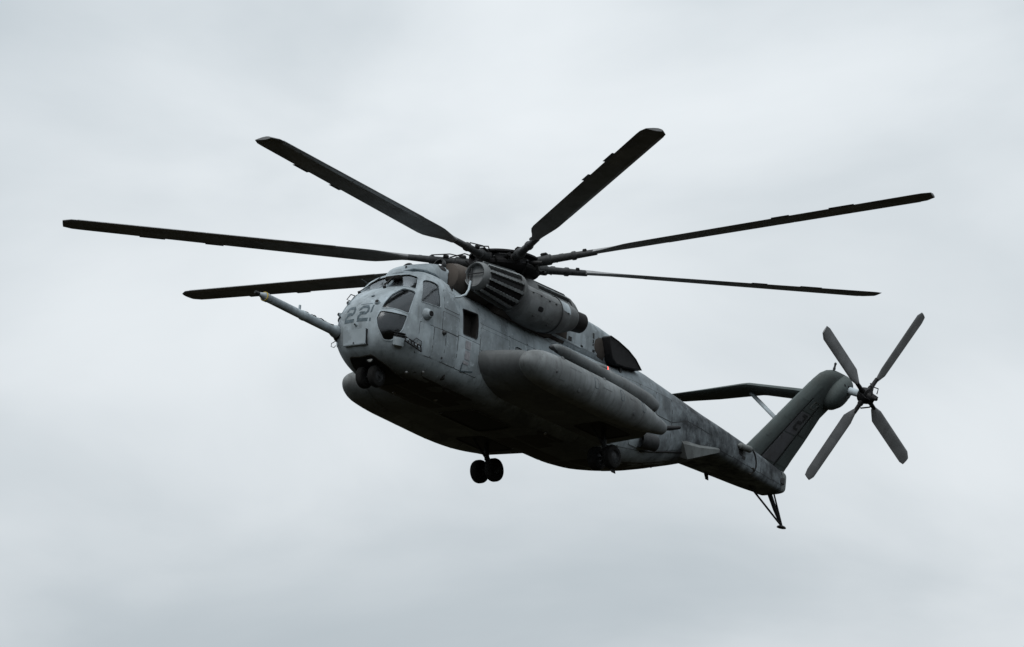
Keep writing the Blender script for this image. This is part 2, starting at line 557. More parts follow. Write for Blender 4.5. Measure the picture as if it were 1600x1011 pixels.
# open doorway on the starboard side
cut.prism([Vector(p) for p in ((3.35, -1.6, .95), (2.35, -1.6, .95), (2.35, -1.6, 1.9), (3.35, -1.6, 1.9))], (0, .5, 0))
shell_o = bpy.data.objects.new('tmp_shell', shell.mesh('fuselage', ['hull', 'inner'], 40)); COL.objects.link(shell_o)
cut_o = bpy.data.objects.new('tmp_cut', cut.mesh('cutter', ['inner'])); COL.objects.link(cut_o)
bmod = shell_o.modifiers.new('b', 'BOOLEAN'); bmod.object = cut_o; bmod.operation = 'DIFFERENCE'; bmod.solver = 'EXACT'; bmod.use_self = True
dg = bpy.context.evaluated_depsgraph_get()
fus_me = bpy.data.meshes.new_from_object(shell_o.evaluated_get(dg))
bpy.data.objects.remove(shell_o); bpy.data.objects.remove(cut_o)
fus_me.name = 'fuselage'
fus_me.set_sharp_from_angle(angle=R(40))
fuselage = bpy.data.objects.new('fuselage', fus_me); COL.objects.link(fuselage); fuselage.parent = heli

for nm, pts, n, g, r in WIN:
    o = rounded(pts, r)
    for side in (1, -1):
        oo, nn = (o, Vector(n)) if side == 1 else (flip(o), Vector((n[0], -n[1], n[2])))
        fr = rim(oo, nn, .018 if g else .02, .012, .05).build(nm if g else 'window_frame', 'grey' if g else 'dark', heli)
        if g:
            patch(grow(oo, .004), nn, -.022, .01, step=.1).build('glass_pane', g, fr)

# ---- cockpit and cabin fittings seen through the glass
inst = MB().box((4.92, 0, 2.15), (.3, 1.7, .5), bev=.06).box((4.88, 0, 2.43), (.4, 1.8, .06), bev=.02)
inst.build('instrument_panel', 'inner', heli)
for s in (1, -1):
    st = MB().box((4.2, .55 * s, 1.75), (.5, .5, .16), bev=.05).box((3.95, .55 * s, 2.2), (.14, .5, .85), bev=.05)
    se = st.build('crew_seat', 'seat', heli)
    MB().box((3.95, .55 * s, 2.74), (.12, .28, .22), bev=.05).build('headrest', 'seat', se)
MB().box((3.62, 0, 1.95), (.06, 2.3, 2.6), bev=.01).build('cockpit_bulkhead', 'inner', heli)
MB().box((4.5, 0, 3.26), (.6, .5, .12), bev=.03).build('overhead_panel', 'inner', heli)

# ------------------------------------------------------------------ skin panels on the port and starboard sides
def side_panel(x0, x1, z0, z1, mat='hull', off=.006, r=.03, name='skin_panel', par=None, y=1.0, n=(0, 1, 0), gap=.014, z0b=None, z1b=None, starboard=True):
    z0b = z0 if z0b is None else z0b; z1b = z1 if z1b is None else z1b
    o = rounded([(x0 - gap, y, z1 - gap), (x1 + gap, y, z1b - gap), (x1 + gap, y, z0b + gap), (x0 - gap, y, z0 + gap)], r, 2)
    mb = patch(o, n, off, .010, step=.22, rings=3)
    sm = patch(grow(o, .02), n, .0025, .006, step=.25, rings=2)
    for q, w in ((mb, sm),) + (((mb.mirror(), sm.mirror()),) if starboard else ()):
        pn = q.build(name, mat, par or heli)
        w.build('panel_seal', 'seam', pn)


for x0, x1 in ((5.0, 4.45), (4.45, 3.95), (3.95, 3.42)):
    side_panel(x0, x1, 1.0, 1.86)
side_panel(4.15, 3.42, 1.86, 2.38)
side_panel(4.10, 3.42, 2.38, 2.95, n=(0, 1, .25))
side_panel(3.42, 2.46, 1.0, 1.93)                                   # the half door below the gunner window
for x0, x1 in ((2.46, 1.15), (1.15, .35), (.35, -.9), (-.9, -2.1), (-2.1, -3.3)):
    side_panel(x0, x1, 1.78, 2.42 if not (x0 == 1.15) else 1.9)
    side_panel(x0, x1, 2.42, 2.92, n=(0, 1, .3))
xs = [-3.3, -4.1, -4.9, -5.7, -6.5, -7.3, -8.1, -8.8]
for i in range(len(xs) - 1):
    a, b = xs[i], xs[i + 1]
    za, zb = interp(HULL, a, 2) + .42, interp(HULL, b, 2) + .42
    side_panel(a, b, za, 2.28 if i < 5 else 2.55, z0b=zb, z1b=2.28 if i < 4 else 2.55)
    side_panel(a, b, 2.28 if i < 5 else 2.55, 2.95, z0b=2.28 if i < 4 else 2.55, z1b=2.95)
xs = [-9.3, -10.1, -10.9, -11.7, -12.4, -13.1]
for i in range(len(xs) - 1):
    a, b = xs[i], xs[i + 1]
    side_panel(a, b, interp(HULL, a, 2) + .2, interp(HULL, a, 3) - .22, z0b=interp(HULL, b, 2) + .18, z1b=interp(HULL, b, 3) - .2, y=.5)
# belly panels
for i, (x0, x1) in enumerate(((4.6, 3.3), (3.3, 2.0), (-1.0, -2.2), (-2.2, -3.4), (-3.5, -4.6), (-4.6, -5.8), (-5.8, -7.0))):
    for y0, y1 in ((.06, .9), (-.9, -.06)):
        if random.random() < .15: continue
        zz = interp(HULL, x0, 2)
        o = rounded([(x0 - .02, y1, zz), (x1 + .02, y1, zz), (x1 + .02, y0, zz), (x0 - .02, y0, zz)], .04, 2)
        patch(o, (0, 0, -1), .006, .012, step=.3, rings=2).build('belly_panel', 'belly', fuselage)
# cargo hook well and its frame
o = rounded([(1.55, .55, .45), (-.2, .55, .45), (-.2, -.55, .45), (1.55, -.55, .45)], .15, 3)
hk = rim(o, (0, 0, -1), .06, .03, .02).build('cargo_hatch_frame', 'belly', fuselage)
patch(o, (0, 0, -1), .008, .01, step=.3, rings=2).build('cargo_hatch', 'black', hk)
# drains, lights and blade aerials under the belly
for x, y, h in ((4.75, .75, .05), (4.35, 1.0, .04), (2.7, .2, .06), (3.6, -.5, .05), (-1.3, .9, .05), (-6.6, -.9, .05), (-8.6, -.65, .09)):
    p = proj((x, y, interp(HULL, x, 2)), (0, 0, -1), hull_bvh, 0)
    MB().lathe([(-.02, h), (.02, h), (.045, h * .6), (.055, .005)], p, (0, 0, -1), 10).build('belly_light', 'steel', fuselage)
for x, y, L_, h in ((-5.2, .3, .3, .12), (-10.6, -.45, .2, .20), (-6.6, -1.05, .35, .08), (-8.3, -.8, .3, .10)):
    p = proj((x, y, interp(HULL, x, 2)), (0, 0, -1), hull_bvh, -.02)
    MB().prism([p + Vector((L_ / 2, -.012, 0)), p + Vector((-L_ / 2, -.012, 0)), p + Vector((-L_ / 2 - .05, -.012, -h)), p + Vector((-L_ * .1, -.012, -h))], (0, .024, 0)).build('blade_aerial', 'dark', fuselage)

# ---- number on the nose, blocky stencil digits wrapped on the skin
def stencil(strokes, org, u, v, n, off, mat, name='stencil_mark', bvh=None, par=None):
    mb = MB(); org, u, v = Vector(org), Vector(u), Vector(v)
    for poly in strokes:
        pp = [org + u * a + v * b for a, b in poly]
        q = patch(pp, n, off, .003, bvh=bvh, step=.06, rings=2)
        mb.add(q.v, q.f)
    return mb.build(name, mat, par or fuselage)


T = .2
TWO = [[(0, .78), (.22, 1), (.78, 1), (.78, 1 - T), (.3, 1 - T), (T, .7), (0, .66)], [(.78, 1), (1, .78), (1 - T, .7), (.78, 1 - T)],
       [(1, .78), (1, .56), (.8, .40), (.62, .50), (.8, .62), (.8, .72)], [(.8, .40), (.26, .40), (.1, .54), (.2, .6), (.62, .6), (.7, .55)],
       [(.26, .52), (.0, .34), (0, 0), (T, 0), (T, .30), (.36, .40)], [(T, 0), (1.02, 0), (1.02, T), (T, T)]]
for k in range(2):
    # across the nose from starboard to port as the reader sees it
    stencil(TWO, (6.3, -.43 + .44 * k, 1.66), (0, .33, 0), (0, .0, .50), (1, 0, .12), .004, 'ink', 'nose_number')
stencil([[(0, .5), (.1, .55), (.1, 1), (0, 1)], [(-.9, 1.06), (-.1, 1.1), (-.1, 1.14), (-.9, 1.1)], [(.02, 0), (.12, 0), (.12, .2), (.02, .2)]], (6.3, .385, 1.66), (0, .45, 0), (0, 0, .5), (1, 0, .12), .004, 'ink', 'nose_number_shadow')
# faded markings below the gunner window
stencil([[(0, 0), (.8, 0), (.8, .12), (0, .12)], [(.1, .2), (.9, .2), (.9, .55), (.1, .55)], [(.1, .62), (.9, .62), (.9, .95), (.1, .95)]], (3.12, 1.4, 1.22), (-.28, 0, 0), (0, 0, .68), (0, 1, 0), .018, 'inkpale', 'door_marking')
stencil([[(0, 0), (1, .22), (1, .30), (0, .08)], [(0, .08), (.07, .08), (.07, .5), (0, .5)]], (3.16, 1.4, .98), (-.5, 0, 0), (0, 0, .5), (0, 1, 0), .018, 'ink', 'door_marking')

# ---- box on the nose tip
bx = MB()
_q = [Vector((6.10, .39, 1.40)), Vector((6.10, -.36, 1.40)), Vector((6.02, -.37, 1.0)), Vector((6.02, .36, 1.0))]
nb = bx.prism([p + Vector((-.28, 0, 0)) for p in _q], (.34, 0, .015)).build('nose_sensor_box', 'dark', heli)
_f = [p + Vector((.062, 0, .015)) for p in _q]
MB().prism(_f, (.022, 0, -.005)).build('front_cover', 'pale', nb)
MB().prism([_f[2] + Vector((.0, -.01, -.02)), _f[3] + Vector((0, .01, -.02)), _f[3] + Vector((.03, .01, .012)), _f[2] + Vector((.03, -.01, .012))], (-.02, 0, .0)).build('cover_lip', 'pale', nb)
for y, z in ((-.02, 1.06), (-.3, 1.36), (.32, 1.36)):
    MB().lathe([(0, .022), (.03, .022)], (6.1, y, z), (1, 0, 0), 8).build('latch', 'dark', nb)

# ---- refuelling probe on the starboard nose
pr_o, pr_e = Vector((5.72, -.72, 1.46)), Vector((9.42, -.80, 1.58))
ax = (pr_e - pr_o); LN = ax.length; ax.normalize()
prob = MB().lathe([(0, .17), (.35, .17), (.42, .15), (.5, .125), (1.62, .125), (1.66, .135), (1.74, .135), (1.78, .118), (LN - .52, .112), (LN - .50, .125), (LN - .40, .125), (LN - .36, .105)], pr_o, ax, 20).build('refuelling_probe', 'grey', heli)
MB().lathe([(LN - .37, .10), (LN - .28, .075), (LN - .19, .052), (LN - .16, .05)], pr_o, ax, 16).build('nozzle_cone', 'grey', prob)
MB().lathe([(LN - .17, .05), (LN - .04, .046), (LN, .035)], pr_o, ax, 14).build('nozzle_tip', 'dark', prob)
MB().lathe([(LN - .405, .1285), (LN - .375, .1285)], pr_o, ax, 20).build('nozzle_band', 'yellow', prob)
MB().lathe([(-.1, .24), (.12, .24), (.2, .19), (.30, .175)], pr_o, ax, 18).build('probe_socket', 'black', prob)
cab = []
for i in range(17):
    t = .5 + (1.72 - .5) * i / 16
    cab.append(pr_o + ax * t + Vector((0, .06 + .03 * math.sin(i * 1.3), .125 - .03 * abs(math.sin(i * .9)))))
MB().tube(cab, .012, 6).build('hose_cable', 'black', prob)
MB().box(pr_o + ax * 1.86 + Vector((0, 0, .17)), (.07, .05, .14), bev=.01).build('bracket', 'grey', prob)
for i in (4, 8, 12): MB().box(cab[i] + Vector((0, 0, .01)), (.05, .03, .03), bev=.005).build('cable_clip', 'steel', prob)
MB().tube([(5.95, -.75, 1.24), (6.02, -.84, 1.16), (6.0, -.86, 1.08), (5.95, -.8, 1.06), (5.93, -.76, 1.12)], .012, 6).build('tie_down_ring', 'steel', heli)

# ---- small fittings on the nose and forward side
def on_hull(p, n): 
    q = proj(p, n, hull_bvh, 0); return q


def stud(p, n, prof, mat, name='fitting', par=None, seg=16):
    n = Vector(n).normalized(); q = on_hull(p, n)
    return MB().lathe(prof, q, n, seg).build(name, mat, par or heli)


lt = stud((4.78, 1.29, 2.10), (.1, 1, 0), [(-.03, .17), (.02, .165), (.08, .13), (.14, .10), (.16, .095)], 'grey', 'warning_sensor')
MB().lathe([(.155, .075), (.175, .075), (.18, .05), (.165, .045)], on_hull((4.78, 1.29, 2.10), (.1, 1, 0)), (.1, 1, 0), 16).build('lens', 'black', lt)
stud((4.78, -1.29, 2.10), (.1, -1, 0), [(-.03, .17), (.02, .165), (.08, .13), (.14, .10), (.16, .095)], 'grey', 'warning_sensor')
for p, n, r in (((5.87, .47, 2.19), (.9, .2, .5), .075), ((5.8, -.62, 2.35), (.9, -.2, .4), .06), ((5.85, -.8, 2.0), (.9, -.3, .2), .055), ((6.05, .02, 1.55), (1, 0, 0), .035)):
    o_ = stud(p, n, [(-.02, r), (.03, r), (.06, r * .8)], 'grey', 'sensor_port')
    MB().lathe([(.055, r * .7), (.075, r * .65)], on_hull(p, n), n, 14).build('lens', 'black', o_)
stud((4.07, 1.34, 1.79), (0, 1, 0), [(-.02, .07), (.05, .06), (.09, .03), (.1, .01)], 'dark', 'static_vent')
stud((4.0, 1.3, 1.12), (0, 1, 0), [(-.02, .035), (.012, .033)], 'dark', 'drain')
stud((5.6, .12, 2.42), (.7, 0, .7), [(-.02, .05), (.03, .045)], 'ink', 'pitot_cover')
for p in ((4.95, 1.30, 1.20),):
    q = on_hull(p, (0, 1, 0))
    MB().tube([q + Vector((.08, .0, .03)), q + Vector((.06, .05, .03)), q + Vector((-.06, .05, .01)), q + Vector((-.08, .0, .0))], .012, 6).build('step_handle', 'steel', heli)
# wipers, aerials and air probes
wp = MB().tube([(5.14, .06, 2.90), (5.06, .04, 3.0), (4.93, .07, 3.16)], .016, 6).tube([(5.02, -.06, 3.0), (4.86, .13, 3.26)], .02, 6).lathe([(0, .045), (.08, .04)], (5.12, .06, 2.85), (.6, 0, .8), 10)
wp.build('wiper', 'black', heli)
MB().tube([(5.13, -.78, 2.86), (5.05, -.7, 2.95), (4.72, -.45, 3.33)], .014, 6).lathe([(0, .045), (.07, .04)], (5.12, -.78, 2.8), (.6, 0, .8), 10).build('wiper', 'black', heli)
MB().tube([(4.35, .1, 3.45), (4.36, .1, 3.70)], .026, 8).build('roof_aerial', 'dark', heli)
_a = proj((4.62, -.9, 3.2), (.4, -.5, .7), hull_bvh, -.02)
MB().tube([_a, _a + Vector((.24, -.05, .08))], .014, 6).build('air_probe', 'dark', heli)
_a = proj((4.98, -1.05, 2.82), (.3, -.8, .5), hull_bvh, -.01); _b = proj((5.15, -1.05, 2.62), (.3, -.8, .4), hull_bvh, -.01)
MB().tube([_a, _a + Vector((.2, -.03, .0)), _b + Vector((.1, -.06, .02)), _b], .014, 6).build('air_probe', 'dark', heli)
MB().tube([(4.2, .45, 3.52), (4.2, .45, 3.63)], .012, 6).build('roof_aerial', 'dark', heli)

# ---- searchlight and its lattice arm below the chin window
sl = Vector((5.52, 1.02, 1.18))
sb = MB().lathe([(-.16, .09), (-.12, .15), (.05, .165), (.09, .165)], sl, (.12, .25, 1), 18).build('searchlight', 'grey', heli)
for h in (.10, .15, .21): MB().lathe([(0, .172), (.022, .172), (.022, .14), (0, .14)], sl + Vector((.012, .025, 1)) * h, (.12, .25, 1), 18).build('clamp_ring', 'dark', sb)
lat = MB()
A = [sl + Vector((-.05, .16, .12)), sl + Vector((-.32, .22, .06)), sl + Vector((-.62, .27, -.02))]
B = [p + Vector((0, .02, -.13)) for p in A]
lat.tube(A, .018, 6).tube(B, .018, 6)
for i in range(6):
    t = i / 5; k = min(int(t * 2), 1); tt = t * 2 - k
    lat.tube([A[k].lerp(A[k + 1], tt), B[k].lerp(B[k + 1], tt)], .02, 6)
lat.build('lattice_arm', 'black', sb)
MB().tube([A[1], A[1] + Vector((-.1, .02, .12)), A[2] + Vector((0, 0, .16)), A[2]], .012, 6).build('arm_wire', 'dark', sb)
for p in (A[0] + Vector((-.1, .03, -.06)), A[1] + Vector((-.1, .03, -.07)), A[1] + Vector((-.22, .04, -.09))): MB().box(p, (.07, .03, .06), bev=.01).build('arm_plate', 'grey', sb)

# ------------------------------------------------------------------ upper fairings
def fairing(rows, n=40):
    return MB().loft([ring(*r, n=n) for r in rows])


ff = fairing([(4.50, .35, 3.30, 3.50, 3.4, 2.6, 2.6), (4.35, .60, 3.25, 3.66, 3.4, 2.8, 2.6), (4.15, .74, 3.2, 3.80, 3.4, 3.2, 2.6), (3.85, .82, 3.2, 3.90, 3.4, 3.6, 2.6), (3.6, .84, 3.2, 3.95, 3.4, 3.8, 2.6), (3.47, .84, 3.2, 3.96, 3.4, 3.8, 2.6), (3.45, .81, 3.22, 3.93, 3.4, 3.8, 2.6)]).build('forward_roof_fairing', 'grey', heli)
fwd_bvh = BVHTree.FromPolygons([tuple(v.co) for v in ff.data.vertices], [tuple(p.vertices) for p in ff.data.polygons])
patch(rounded([(3.76, .8, 3.88), (3.52, .8, 3.88), (3.52, .8, 3.70), (3.76, .8, 3.70)], .08, 3), (0, 1, .25), .006, .01, bvh=fwd_bvh).build('intake_opening', 'black', ff)
MB().tube([(4.46, .1, 3.52), (4.42, .42, 3.53), (4.28, .68, 3.50), (4.05, .86, 3.44), (3.9, .92, 3.38)], [.02, .05, .055, .05, .02], 8).build('intake_slit', 'ink', ff)

pylon_rows = [(3.05, .42, 3.2, 3.80, 3.4, 2.6, 2.4), (2.7, .7, 3.2, 4.02, 3.4, 3.0, 2.4), (2.0, .95, 3.1, 4.18, 3.4, 3.4, 2.4), (1.0, 1.02, 3.1, 4.30, 3.4, 3.4, 2.4), (0, 1.05, 3.0, 4.42, 3.4, 3.6, 2.4), (-1.2, 1.03, 3.0, 4.45, 3.4, 3.8, 2.4), (-1.75, 1.0, 3.0, 4.42, 3.4, 4, 2.4)]
fairing(pylon_rows).build('rotor_pylon', 'brown', heli)
aft_rows = [(-1.70, .99, 2.9, 4.40, 3.4, 4.2, 2.4), (-2.6, 1.0, 2.9, 4.33, 3.4, 4.2, 2.4), (-3.4, .99, 2.9, 4.28, 3.4, 4.2, 2.4), (-4.0, .98, 2.9, 4.20, 3.4, 4, 2.4), (-4.25, .97, 2.9, 4.10, 3.4, 3.8, 2.4), (-4.6, .93, 2.9, 3.86, 3.3, 3.6, 2.4), (-5.0, .88, 2.9, 3.64, 3.2, 3.4, 2.4), (-5.3, .8, 2.9, 3.5, 3.2, 3.2, 2.4)]
af_mb = fairing(aft_rows, 56)
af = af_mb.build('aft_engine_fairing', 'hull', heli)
af_bvh = BVHTree.FromPolygons(af_mb.v, af_mb.f)
for x0, x1, z0, z1, z1b in ((-1.75, -2.02, 3.35, 4.1, 4.1), (-2.05, -3.18, 3.3, 4.12, 4.06), (-3.21, -3.7, 3.3, 4.05, 3.98)):
    o = rounded([(x0, .9, z1), (x1, .9, z1b), (x1, .9, z0), (x0, .9, z0)], .03, 2)
    mb = patch(o, (0, 1, 0), .008, .012, bvh=af_bvh, step=.22, rings=3)
    mb.build('engine_cowl_panel', 'hull', af); mb.mirror().build('engine_cowl_panel', 'hull', af)
for x, z, w, h in ((-2.95, 3.78, .07, .16), (-2.95, 3.62, .05, .10), (-2.95, 3.52, .05, .06), (-2.45, 3.34, .1, .05), (-3.0, 3.36, .1, .07), (-1.9, 3.4, .16, .12)):
    o = [(x - w / 2, 1, z - h / 2), (x + w / 2, 1, z - h / 2), (x + w / 2, 1, z + h / 2), (x - w / 2, 1, z + h / 2)]
    patch(o, (0, 1, 0), .014, .008, bvh=af_bvh).build('small_vent', 'dark', af)
# ridge where the cowling meets the cabin roof
for x0, x1 in ((1.1, -.6), (-.6, -2.2)):
    MB().tube([(x0, 1.18, 3.22), (x1, 1.15, 3.20)], .035, 6).build('cowl_rail', 'grey', heli)

# ------------------------------------------------------------------ engines
ny, nz = 1.45, 3.65     # engine axis
def slotted_barrel(name, x0, x1, y, z, r0, r1, nrib, par, cone=True):
    root = MB().lathe([(0, r0 * .86), (x0 - x1, r1 * .86)], (x0, y, z), (-1, 0, 0), 32).build(name, 'black', par)
    for k in range(nrib):
        a0 = 2 * math.pi * (k + .5) / nrib
        w = math.pi / nrib * .27
        mb = MB(); rows = []
        m = 22
        for i in range(m + 1):
            t = i / m; rr = (r0 + (r1 - r0) * t) * (1 - .25 * max(0, (t - .86) / .14) ** 2); x = x0 + (x1 - x0) * t
            ww = w * (1.0 + (.32 if i % 2 else -.18))
            rows.append([Vector((x, y + q * math.cos(a0 + s), z + q * math.sin(a0 + s))) for q, s in ((rr * .84, -ww), (rr, -ww), (rr, ww), (rr * .84, ww))])
        mb.loft(rows); mb.build('filter_rib', 'tank', root)
    return root


for s in (1, -1):
    Y = ny * s
    ef = slotted_barrel('intake_filter', 2.92, 1.45, Y, nz + .04, .43, .565, 12, heli)
    MB().lathe([(0, .305), (-.02, .33), (.04, .365), (.18, .38), (.24, .375), (.24, .31), (.05, .29), (0, .295)], (3.10, Y, nz + .04), (-1, 0, 0), 36, cap=False).build('intake_ring', 'nac', ef)
    MB().lathe([(.12, .30), (.18, .27), (.22, .02)], (3.10, Y, nz + .04), (-1, 0, 0), 32).build('intake_face', 'nac', ef)
    MB().box((3.04, Y, nz + .09), (.03, .58, .035), bev=.008).box((3.04, Y - .17 * s, nz + .04), (.03, .035, .5), bev=.008).build('intake_crossbar', 'dark', ef)
    MB().lathe([(0, .42), (.02, .535), (.12, .545), (.24, .48)], (1.56, Y, nz + .02), (-1, 0, 0), 32).build('filter_end_ring', 'nac', ef)
    rows = []
    for x, r, zc, ru in ((1.62, .36, 3.62, .36), (1.40, .47, 3.57, .46), (1.0, .525, 3.52, .50), (.5, .54, 3.50, .52), (0, .535, 3.52, .52), (-.5, .49, 3.57, .49), (-.92, .41, 3.64, .41), (-1.12, .36, 3.67, .36), (-1.20, .33, 3.68, .33)):
        rows.append([Vector((x, Y + r * math.cos(2 * math.pi * j / 36), zc + (ru if math.sin(2 * math.pi * j / 36) > 0 else r) * math.sin(2 * math.pi * j / 36))) for j in range(36)])
    nmb = MB().loft(rows)
    nac = nmb.build('engine_nacelle', 'nac', heli)
    nbv = BVHTree.FromPolygons(nmb.v, nmb.f)
    MB().lathe([(0, .29), (.12, .295), (.55, .275), (.55, .25), (.1, .25), (.08, .01)], (-1.10, Y, 3.68), (-1, .10 * s, .04), 28, cap=False).build('exhaust_pipe', 'soot', nac)
    # seam hoop, cover plates and vents of the cowling
    MB().lathe([(0, .538), (.025, .538), (.025, .50), (0, .50)], (-.18, Y, 3.535), (-1, 0, 0), 40, cap=False).build('cowl_seam', 'dark', nac)
    for x0, x1, a0, a1, mt in ((1.25, .65, 25, 70, 'nac'), (.62, -.14, 20, 80, 'nac'), (-.25, -.65, 10, 50, 'grey'), (1.2, .6, -40, 15, 'nac'), (.55, -.14, -50, 12, 'nac'), (-.25, -.8, -55, 5, 'nac')):
        mid = R((a0 + a1) / 2); nn = (0, math.cos(mid) * s, math.sin(mid))
        o = []
        for xx, aa in ((x0, a1), (x1, a1), (x1, a0), (x0, a0)):
            o.append((xx, Y + .5 * math.cos(R(aa)) * s, 3.53 + .5 * math.sin(R(aa))))
        patch(rounded(o, .04, 2), nn, .006, .01, bvh=nbv, step=.12, rings=3).build('cowl_panel', mt, nac)
    o = rounded([(.86, Y + .5 * s, 3.42), (.66, Y + .5 * s, 3.42), (.66, Y + .5 * s, 3.28), (.86, Y + .5 * s, 3.28)], .05, 2)
    patch(o, (0, s, -.3), .014, .01, bvh=nbv).build('cooling_vent', 'black', nac)
    MB().lathe([(0, .07), (.05, .10), (.24, .10), (.27, .085), (.36, .075), (.37, .02)], (1.45, Y - .02 * s, 4.06), (-1, 0, -.18), 16).build('bleed_valve', 'nac', nac)
    for xx, aa in ((1.1, 22), (.75, 22), (.4, 16), (.1, 16), (-.5, 8), (.9, -45), (.2, -52)):
        q = proj((xx, Y + .5 * math.cos(R(aa)) * s, 3.53 + .5 * math.sin(R(aa))), (0, math.cos(R(aa)) * s, math.sin(R(aa))), nbv, .012)
        MB().box(q, (.07, .03, .035), bev=.006).build('cowl_latch', 'seam', nac)
    # curved handrail pipe, pylon web and drive shaft cover that join engine and roof
    MB().tube([(3.68, 1.30 * s, 2.90), (3.52, 1.34 * s, 2.95), (3.30, 1.36 * s, 3.08), (3.20, 1.37 * s, 3.25), (3.14, 1.36 * s, 3.50)], .03, 8).build('support_pipe', 'grey', nac)
    MB().box((.5, 1.05 * s, 3.3), (2.6, .5, .5), bev=.1).build('nacelle_pylon', 'brown', nac)
    MB().lathe([(0, .26), (.06, .36), (.3, .42), (1.0, .44), (1.9, .40)], (3.42, .74 * s, 3.64), (-1, 0, 0), 28).build('gearbox_cowl', 'brown', nac)
    MB().lathe([(0, .15), (.02, .19), (.12, .19), (.14, .15), (.10, .13)], (3.55, .52 * s, 3.94), (-1, .1 * s, -.25), 18, cap=False).build('oil_cooler_duct', 'dark', nac)
    MB().tube([(3.70, .72 * s, 3.50), (3.50, .76 * s, 3.66), (3.28, .72 * s, 3.84)], .07, 8).build('duct_strut', 'grey', nac)

# the third engine sits aft of the mast with a slotted intake of its own
b3 = slotted_barrel('centre_intake_filter', -.25, -1.85, .62, 4.20, .45, .47, 14, heli)
MB().lathe([(-.35, .05), (-.3, .25), (-.12, .42), (.0, .45), (.04, .4)], (-.25, .62, 4.20), (-1, 0, 0), 28).build('filter_nose', 'nac', b3)
MB().lathe([(0, .44), (.05, .45), (.25, .40), (.5, .3)], (-1.83, .62, 4.18), (-1, 0, -.05), 28).build('filter_tail', 'nac', b3)

# its exhaust hood on the port side
def hood_ring(y, k, drop=0):
    P = [(-3.36, 3.68), (-3.33, 3.84), (-3.38, 3.89), (-3.75, 3.84), (-4.25, 3.72), (-4.62, 3.56), (-4.92, 3.33), (-4.55, 3.27), (-4.1, 3.20), (-3.72, 3.18), (-3.55, 3.28), (-3.44, 3.46)]
    cx, cz = -4.0, 3.52
    return [Vector((cx + (x - cx) * k, y, cz + (z - cz) * k - drop)) for x, z in P]


hd = MB().loft([hood_ring(.85, .96), hood_ring(1.05, 1.0), hood_ring(1.27, 1.0), hood_ring(1.275, .96), hood_ring(1.25, .93), hood_ring(1.245, .5)])
hob = hd.build('exhaust_hood', 'black', heli)
MB().loft([[Vector((x, .92 + .33 * r * math.cos(2 * math.pi * j / 20), 3.55 + r * math.sin(2 * math.pi * j / 20))) for j in range(20)] for x, r in ((-2.92, .12), (-2.96, .22), (-3.06, .29), (-3.22, .335), (-3.5, .34))]).build('heat_shield', 'brown', hob)
MB().box((-4.12, 1.12, 3.06), (.09, .06, .32), bev=.01).build('hood_bracket', 'dark', hob)

# ------------------------------------------------------------------ sponsons and drop tanks
def spons_sec(y, x0, x1, zb, zt, n=26):
    """thick flat-bottomed wing section between x0 (nose) and x1 (tail)"""
    up, lo = [], []
    c = x0 - x1
    for i in range(n + 1):
        t = (1 - math.cos(math.pi * i / n)) / 2
        hu = (1 - (1 - t / .05) ** 2) ** .5 if t < .05 else 1.0
        hl = (1 - (1 - t / .26) ** 2) ** .5 if t < .26 else 1.0
        hu *= 1 if t < .45 else 1 - ((t - .45) / .55) ** 1.8
        zm = zb + (zt - zb) * (.76 - .70 * t)
        up.append(Vector((x0 - c * t, y, zm + max((zt - zm) * hu, .015))))
        lo.append(Vector((x0 - c * t, y, zm - max((zm - zb) * hl, .015))))
    return up + lo[-2:0:-1]


